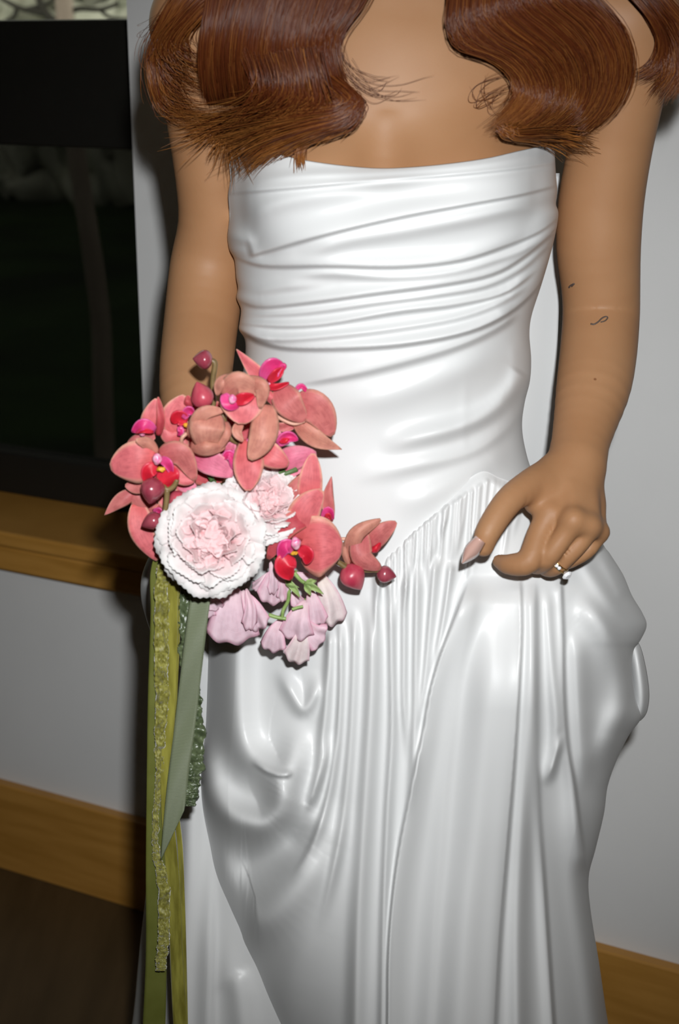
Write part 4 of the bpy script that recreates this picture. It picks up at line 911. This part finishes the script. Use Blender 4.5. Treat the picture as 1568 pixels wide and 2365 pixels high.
# petals deeper in, filling the heart of the bouquet
orchid(1.215, (600, 620, 0, 16), [([(420, 480, 0), (520, 600, .2), (640, 700, 0)], 120, 'deep', .4), ([(640, 400, .2), (740, 540, .3), (820, 660, .1)], 130, 'deep', .4), ([(330, 560, .3), (360, 700, .3), (420, 860, .3)], 110, 'deep', .4), ([(860, 560, .2), (960, 680, .3), (1060, 760, .2)], 100, 'deep', .4), ([(500, 300, .2), (600, 380, .2), (760, 420, .2)], 80, 'deep', .4)], label='coral orchid deep in the heart of the bouquet')
# buds
def bud(Y0, base, tip, w_, m, d=0):
    YF[0] = Y0; n, k = 18, 14; b, t = pp(*base, d), pp(*tip, d); ax = t-b; L = np.linalg.norm(ax); ax /= L
    e1 = np.cross(ax, (0, 1., .3)); e1 /= np.linalg.norm(e1); e2 = np.cross(ax, e1); R = RM(w_*SC, c1(*base)[1], Y0)
    V = []
    for i in range(n):
        s = i/(n-1); r = R*(math.sin(math.pi*(s*.975+.015)**.74)**.85)
        for j in range(k):
            a_ = 2*math.pi*j/k; q = r*(1+.05*math.cos(3*a_+s)); V.append(b+ax*L*s+q*(math.cos(a_)*e1+math.sin(a_)*e2))
    F = gridF(k, n, True).tolist()+[list(range(k))[::-1], list(range((n-1)*k, n*k))]
    o = mk('orchid_bud', V, F, m, bq); return o
bud(1.215, (590, 92), (490, 84), 50, M_bud); bud(1.190, (560, 330), (510, 200), 58, M_budr); bud(1.165, (295, 685), (275, 815), 62, M_bud)
bud(1.168, (335, 880), (232, 925), 44, M_bud); bud(1.185, (440, 760), (370, 830), 42, M_budr); bud(1.218, (1258, 1125), (1338, 1245), 66, M_budr); bud(1.226, (1416, 1160), (1514, 1180), 44, M_bud)
def st(Y0, pts, r, m=M_stem):
    YF[0] = Y0; tube('stem', catmull([pp(*p) for p in pts], 20), np.linspace(r*1.1, r, 20), m, bq)
st(1.215, [(582, 92), (602, 110), (590, 200), (596, 300), (582, 335), (556, 325)], .0022); st(1.19, [(640, 340, 0), (650, 420, -.2), (680, 480, -.4), (715, 505, -.2)], .0026)
st(1.17, [(298, 692), (330, 715), (362, 742), (395, 725), (412, 690)], .0022); st(1.17, [(362, 742), (358, 800), (350, 850), (325, 885)], .0022); st(1.176, [(470, 452, .4), (438, 480, .1), (432, 518, .5)], .0016, M_stemp)
st(1.225, [(1200, 990), (1260, 990), (1300, 985)], .0016, M_stemp); st(1.217, [(1190, 1085), (1225, 1110), (1268, 1140)], .0024); st(1.225, [(1360, 1150), (1395, 1150), (1425, 1150)], .0017); st(1.225, [(1180, 1085), (1280, 1130), (1365, 1152)], .0017)
# carnations
def car_nodes(nt, b, I):
    a = node(nt, 'ShaderNodeAttribute', attribute_name='pt'); r = node(nt, 'ShaderNodeValToRGB'); e = r.color_ramp.elements
    e[0].position = .0; e[1].position = 1; e[0].color = (.76, .27, .29, 1); e[1].color = (.78, .745, .73, 1); x = e.new(.5); x.color = (.78, .54, .55, 1)
    nt.links.new(a.outputs['Fac'], r.inputs[0]); nt.links.new(r.outputs[0], I['Base Color'])
M_car = mat('carnation_petal', rough=.65, spec=.2, sss=.2, sssr=(1, .6, .6), build=car_nodes)
def car_petal(o, c, Q, az, t0, L, hw0, R, pk, r, curl=0., off=(0, 0), tbase=0.):
    """one carnation petal: wedge opening to a softly waved, finely toothed rim"""
    n, k = 11, 23; ph = r.uniform(0, 6.28, 4); G = np.zeros((n, k, 3)); tn = np.zeros((n, k)); fr = r.uniform(3.2, 4.6)
    for a in range(n):
        t = a/(n-1)
        for b_ in range(k):
            q = b_/(k-1)*2-1; ang = q*hw0*(.18+.82*t**.8)
            ruf = t**1.6*R*(.050*math.sin(q*fr+ph[0])+.022*math.sin(q*fr*2.3+ph[1]))
            ll = L*(t-.08*q*q*t+.02*t**3*math.sin(q*fr*1.7+ph[2])+(.016 if b_ % 2 else -.010)*(t > .99))
            th_ = t0*(.80+.20*t)+.10*t*math.sin(q*2.2+ph[3])-curl*t*t
            rad = ll*math.sin(th_)+ruf*math.cos(t0); hz = ll*math.cos(th_)+ruf*math.sin(t0)
            G[a, b_] = (rad*math.cos(az+ang)+off[0], rad*math.sin(az+ang)+off[1], hz-.12*R)
            tn[a, b_] = np.clip(tbase+t*pk+.05*math.sin(q*fr+ph[0])-(.16 if t > .985 and pk < .8 else 0), 0, 1)
    V, F = sheet(c+G@Q.T, .0004); p = mk('petal', V, F, M_car, o); setattr_(p, pt=np.concatenate([tn.ravel()]*2))
def carnation(cx, cy, Rpx, Y0, face, seed, label):
    YF[0] = Y0; r = np.random.RandomState(seed); c = pp(cx, cy); R = RM(Rpx*SC, c1(cx, cy)[1], Y0)
    Q = np.array(Vector(face).normalized().to_track_quat('Z', 'Y').to_matrix())
    o = blob('carnation', bq, cx, cy, 1.5, Rpx*.22, M_dgreen, (1, 1.2, 1)); o['label'] = label
    for li, (th, ln, cnt, hw0, pk, curl) in enumerate([(94, 1.0, 8, .56, 1.0, .05), (86, .97, 8, .56, 1.0, .10), (78, .90, 8, .54, .95, .2), (68, .82, 8, .52, .82, .3), (57, .74, 7, .55, .70, .35), (45, .64, 6, .6, .62, .3)]):
        for i in range(cnt):
            car_petal(o, c, Q, 2*math.pi*(i+.5*(li % 2)+r.uniform(-.2, .2))/cnt, math.radians(th+r.uniform(-5, 5)), R*ln*r.uniform(.95, 1.05), hw0*r.uniform(.9, 1.15), R, pk, r, curl)
    for i in range(6):                                        # small whorls crowding the heart
        a = 2*math.pi*i/5+r.uniform(-.2, .2); rr_ = (.30 if i < 5 else .0)*R; of = (rr_*math.cos(a), rr_*math.sin(a))
        for j in range(4):
            car_petal(o, c+Q[:, 2]*R*.16, Q, a+2*math.pi*j/4+r.uniform(-.4, .4), math.radians(r.uniform(18, 40)), R*r.uniform(.34, .46), r.uniform(.75, 1.0), R, .5, r, -.25, of, .06)
vd = -np.array(ray(*c1(590, 1000)))
carnation(588, 992, 286, 1.160, vd+np.array((0, 0, .02)), 5, 'large pale pink and white carnation facing out of the bouquet')
carnation(850, 805, 215, 1.188, vd+np.array((.30, 0, .25)), 8, 'smaller pale pink carnation tucked behind the large one')
# sweet peas
def pea(Y0, fans, label='lilac pink sweet pea blossom'):
    YF[0] = Y0; f = fans[0][0]
    o = blob('sweet_pea', bq, f[0][0], f[0][1], f[0][2]+.2, 12, M_green, (1, 1, 1)); o['label'] = label
    for i, (mid, w_, m, ruf) in enumerate(fans):
        petal(o, mid, w_*1.15, w_*1.15, m, .25, 'fan', 'petal', ruf, seed=i*13, n=14, k=21)
pea(1.212, [([(700, 1230, .2), (690, 1360, -.6), (690, 1520, -.2)], 120, 'pea', .28), ([(740, 1250, -.2), (790, 1340, -1.0), (830, 1450, -.6)], 58, 'pea', .30), ([(760, 1240, -.5), (780, 1340, -1.4), (770, 1450, -1.1)], 34, 'pea', .2)], 'wide ruffled lilac pink sweet pea under the large carnation')
pea(1.205, [([(590, 1270, .2), (560, 1320, -.4), (545, 1385, .0)], 52, 'pea', .2), ([(600, 1270, 0), (600, 1310, -.7), (610, 1350, -.4)], 40, 'pea', .2)])
pea(1.215, [([(930, 1100, .2), (900, 1210, -.4), (880, 1320, 0)], 68, 'pea', .25), ([(880, 1100, -.2), (895, 1190, -.9), (890, 1270, -.6)], 26, 'pea', .12), ([(950, 1160, 0), (950, 1230, -.5), (945, 1305, -.2)], 32, 'pea', .15), ([(870, 1160, .3), (830, 1210, 0), (795, 1245, .3)], 26, 'pea', .12)])
pea(1.225, [([(940, 1390, .2), (905, 1470, -.5), (890, 1560, -.1)], 58, 'pea', .22)])
pea(1.222, [([(1060, 1300, .2), (1020, 1400, -.9), (1010, 1500, -.6)], 78, 'pea', .28), ([(1040, 1440, 0), (1030, 1520, -.7), (1000, 1615, -.3)], 60, 'pale', .22), ([(1050, 1400, .2), (1100, 1470, -.4), (1150, 1500, 0)], 70, 'pea', .3), ([(1080, 1240, .4), (1100, 1340, 0), (1110, 1430, .2)], 58, 'pea', .25)], 'lilac pink sweet pea hanging lowest in the bouquet')
pea(1.232, [([(1130, 1160, .2), (1175, 1290, -.4), (1190, 1425, .1)], 72, 'pale', .28)], 'pale sweet pea petal lying against the gathered skirt')
pea(1.224, [([(1010, 1160, .4), (1060, 1190, .1), (1110, 1215, .4)], 36, 'pea', .15), ([(1000, 1230, .5), (1010, 1290, .2), (1030, 1330, .5)], 34, 'pea', .15)])
pea(1.200, [([(340, 1120, .5), (325, 1140, .3), (310, 1150, .5)], 16, 'pea', .1)])
# sweet pea stems and star-shaped sepals
st(1.212, [(985, 1170), (975, 1240), (970, 1300), (945, 1350), (940, 1395)], .0016, M_green); st(1.212, [(872, 1372), (915, 1385), (960, 1392)], .0017, M_green); st(1.212, [(1000, 1160), (1030, 1195), (1060, 1215)], .0017, M_green); st(1.212, [(990, 1345), (1020, 1335), (1045, 1330)], .0014, M_green); st(1.212, [(900, 1080), (930, 1110), (985, 1170)], .0018, M_green)
YF[0] = 1.208
PM['sep'] = petal_mat('sweet_pea_sepal', (.30, .42, .15), (.22, .34, .10), (.38, .48, .22), .45, .2)
for mid in ([(1050, 1215, 0), (1100, 1235, -.4), (1148, 1268, 0)], [(1060, 1210, 0), (1090, 1205, -.3), (1115, 1196, 0)], [(1060, 1220, 0), (1070, 1245, -.3), (1085, 1275, 0)], [(955, 1190, 0), (1000, 1240, -.3), (1030, 1285, 0)], [(960, 1200, 0), (985, 1225, -.3), (1025, 1235, 0)], [(885, 1060, 0), (910, 1075, -.2), (935, 1090, 0)]):
    petal(bq, mid, 17, 17, 'sep', .2, 'point', 'sepal')
# stems gathered in the hidden hand
rs = np.random.RandomState(4)
for i in range(9):
    x = 475+rs.uniform(-22, 22); y0 = 1215+rs.uniform(-5, 5); Yd = 1.218+rs.uniform(-.008, .010)
    tube('stem', catmull([P(560+rs.uniform(-110, 130), 1120+rs.uniform(-60, 80), 1.20), P(x+30, 1150, 1.212), P(x, 1190, Yd), P(x-6, 1300, Yd+.01)], 16), .0024, M_dgreen, bq, 7)
# ---------------------------------------------------------------- ribbons
def ribbon(name, pts, Y, m, label, ruche=0., seed=0, n=160, k=9, wave=.003, th=.0006, cut=0.):
    r = np.random.RandomState(seed); c = catmull(pts, n); G = np.zeros((n, k, 3)); q = np.linspace(-1, 1, k)
    a1 = np.convolve(r.normal(0, 1, n+8), np.ones(3)/3, 'same')[4:-4]; a2 = r.normal(0, 1, (n, k)); a3 = np.convolve(r.normal(0, 1, n+8), np.ones(4)/4, 'same')[4:-4]
    t = np.linspace(0, 1, n)
    for i in range(n):
        x, y, hw = c[i]
        for j in range(k):
            yj = y+cut*q[j]*t[i]**8
            xj = x+q[j]*hw*(1+ruche*.22*a3[i]*(1 if q[j] > 0 else -.7))+ruche*2.0*a1[i]
            Yj = Y+wave*math.sin(t[i]*9+seed)+.0012*math.sin(q[j]*1.5+t[i]*14)-ruche*.0042*(a2[i, j]*.55+a1[i]*.8)*(1-.3*abs(q[j]))+ (.0006*math.sin(i*2.1+j) if ruche else 0)
            G[i, j] = P(xj, yj, Yj)
    G[..., 2] = np.maximum(G[..., 2], .01)
    V, F = sheet(G, th); o = mk(name, V, F, m, bq); o['label'] = label; return o
def rib_nodes(c):
    def f(nt, b, I):
        tc = node(nt, 'ShaderNodeTexCoord'); wv = node(nt, 'ShaderNodeTexWave', Scale=230, Distortion=.3); wv.bands_direction = 'Z'; nt.links.new(tc.outputs['Object'], wv.inputs['Vector'])
        r = node(nt, 'ShaderNodeValToRGB'); e = r.color_ramp.elements; e[0].color = (*[v*.66 for v in c], 1); e[1].color = (*c, 1)
        nt.links.new(wv.outputs['Fac'], r.inputs[0]); nt.links.new(r.outputs[0], I['Base Color'])
        bp = node(nt, 'ShaderNodeBump', Strength=.5, Distance=.0006); nt.links.new(wv.outputs['Fac'], bp.inputs['Height']); nt.links.new(bp.outputs[0], I['Normal'])
    return f
M_gros = mat('sage_grosgrain', rough=.5, spec=.4, build=rib_nodes((.20, .23, .14)))
M_sat = mat('olive_satin', rough=.42, spec=.4, build=noise_col(40, (.115, .125, .024), (.14, .15, .034)))
M_velv = mat('olive_velvet', rough=.7, spec=.2, sheen=.8, build=noise_col(160, (.14, .125, .012), (.27, .25, .04), stretch=(1, 1, .15)))
M_velr = mat('olive_velvet_ruched', rough=.5, spec=.4, sheen=.8, build=noise_col(260, (.12, .11, .01), (.27, .255, .055)))
M_sage = mat('dark_sage_satin', rough=.32, spec=.6, build=noise_col(80, (.055, .075, .035), (.12, .15, .075)))
ribbon('satin_ribbon', [(385, 1240, 14), (366, 1320, 18), (368, 1420, 20), (364, 1600, 22), (362, 1800, 23), (360, 2000, 23), (361, 2200, 24), (356, 2365, 26), (350, 2500, 26)], 1.203, M_sat, 'long flat olive green satin ribbon')
ribbon('ruched_ribbon', [(395, 1260, 12), (374, 1340, 15), (374, 1480, 16), (373, 1600, 15), (369, 1700, 12), (368, 1780, 8), (362, 1860, 7), (358, 1940, 7), (364, 1985, 10), (377, 2040, 13), (378, 2150, 13), (374, 2200, 13), (369, 2242, 11)], 1.194, M_velr, 'ruched olive velvet ribbon ending in a frayed tip', 1., 3, 230)
ribbon('velvet_ribbon', [(420, 1260, 12), (400, 1340, 13), (396, 1480, 14), (392, 1620, 14), (386, 1740, 14), (386, 1860, 14), (395, 1980, 15), (402, 2080, 15), (408, 2220, 15), (416, 2365, 16), (425, 2500, 16)], 1.198, M_velv, 'olive green velvet ribbon hanging straight')
ribbon('velvet_ribbon', [(430, 1260, 8), (409, 1340, 8), (408, 1480, 7), (403, 1620, 6), (400, 1760, 6), (408, 1880, 6), (416, 1960, 6), (421, 2080, 6), (425, 2220, 6), (428, 2365, 6), (432, 2500, 6)], 1.205, M_velv, 'narrow olive velvet ribbon behind the wider one', 0, 5)
ribbon('ruched_ribbon', [(450, 1270, 14), (432, 1360, 16), (432, 1480, 18), (440, 1580, 20), (450, 1660, 20), (450, 1760, 20), (444, 1820, 18), (440, 1862, 14)], 1.205, M_sage, 'ruched dark sage green ribbon ending beside the swag', 1.1, 8, 150)
ribbon('grosgrain_ribbon', [(480, 1290, 20), (462, 1390, 23), (450, 1480, 24), (436, 1600, 24), (424, 1700, 24), (411, 1800, 25), (398, 1930, 27)], 1.187, M_gros, 'sage green grosgrain ribbon with a slanting cut end', 0, 2, cut=-58)
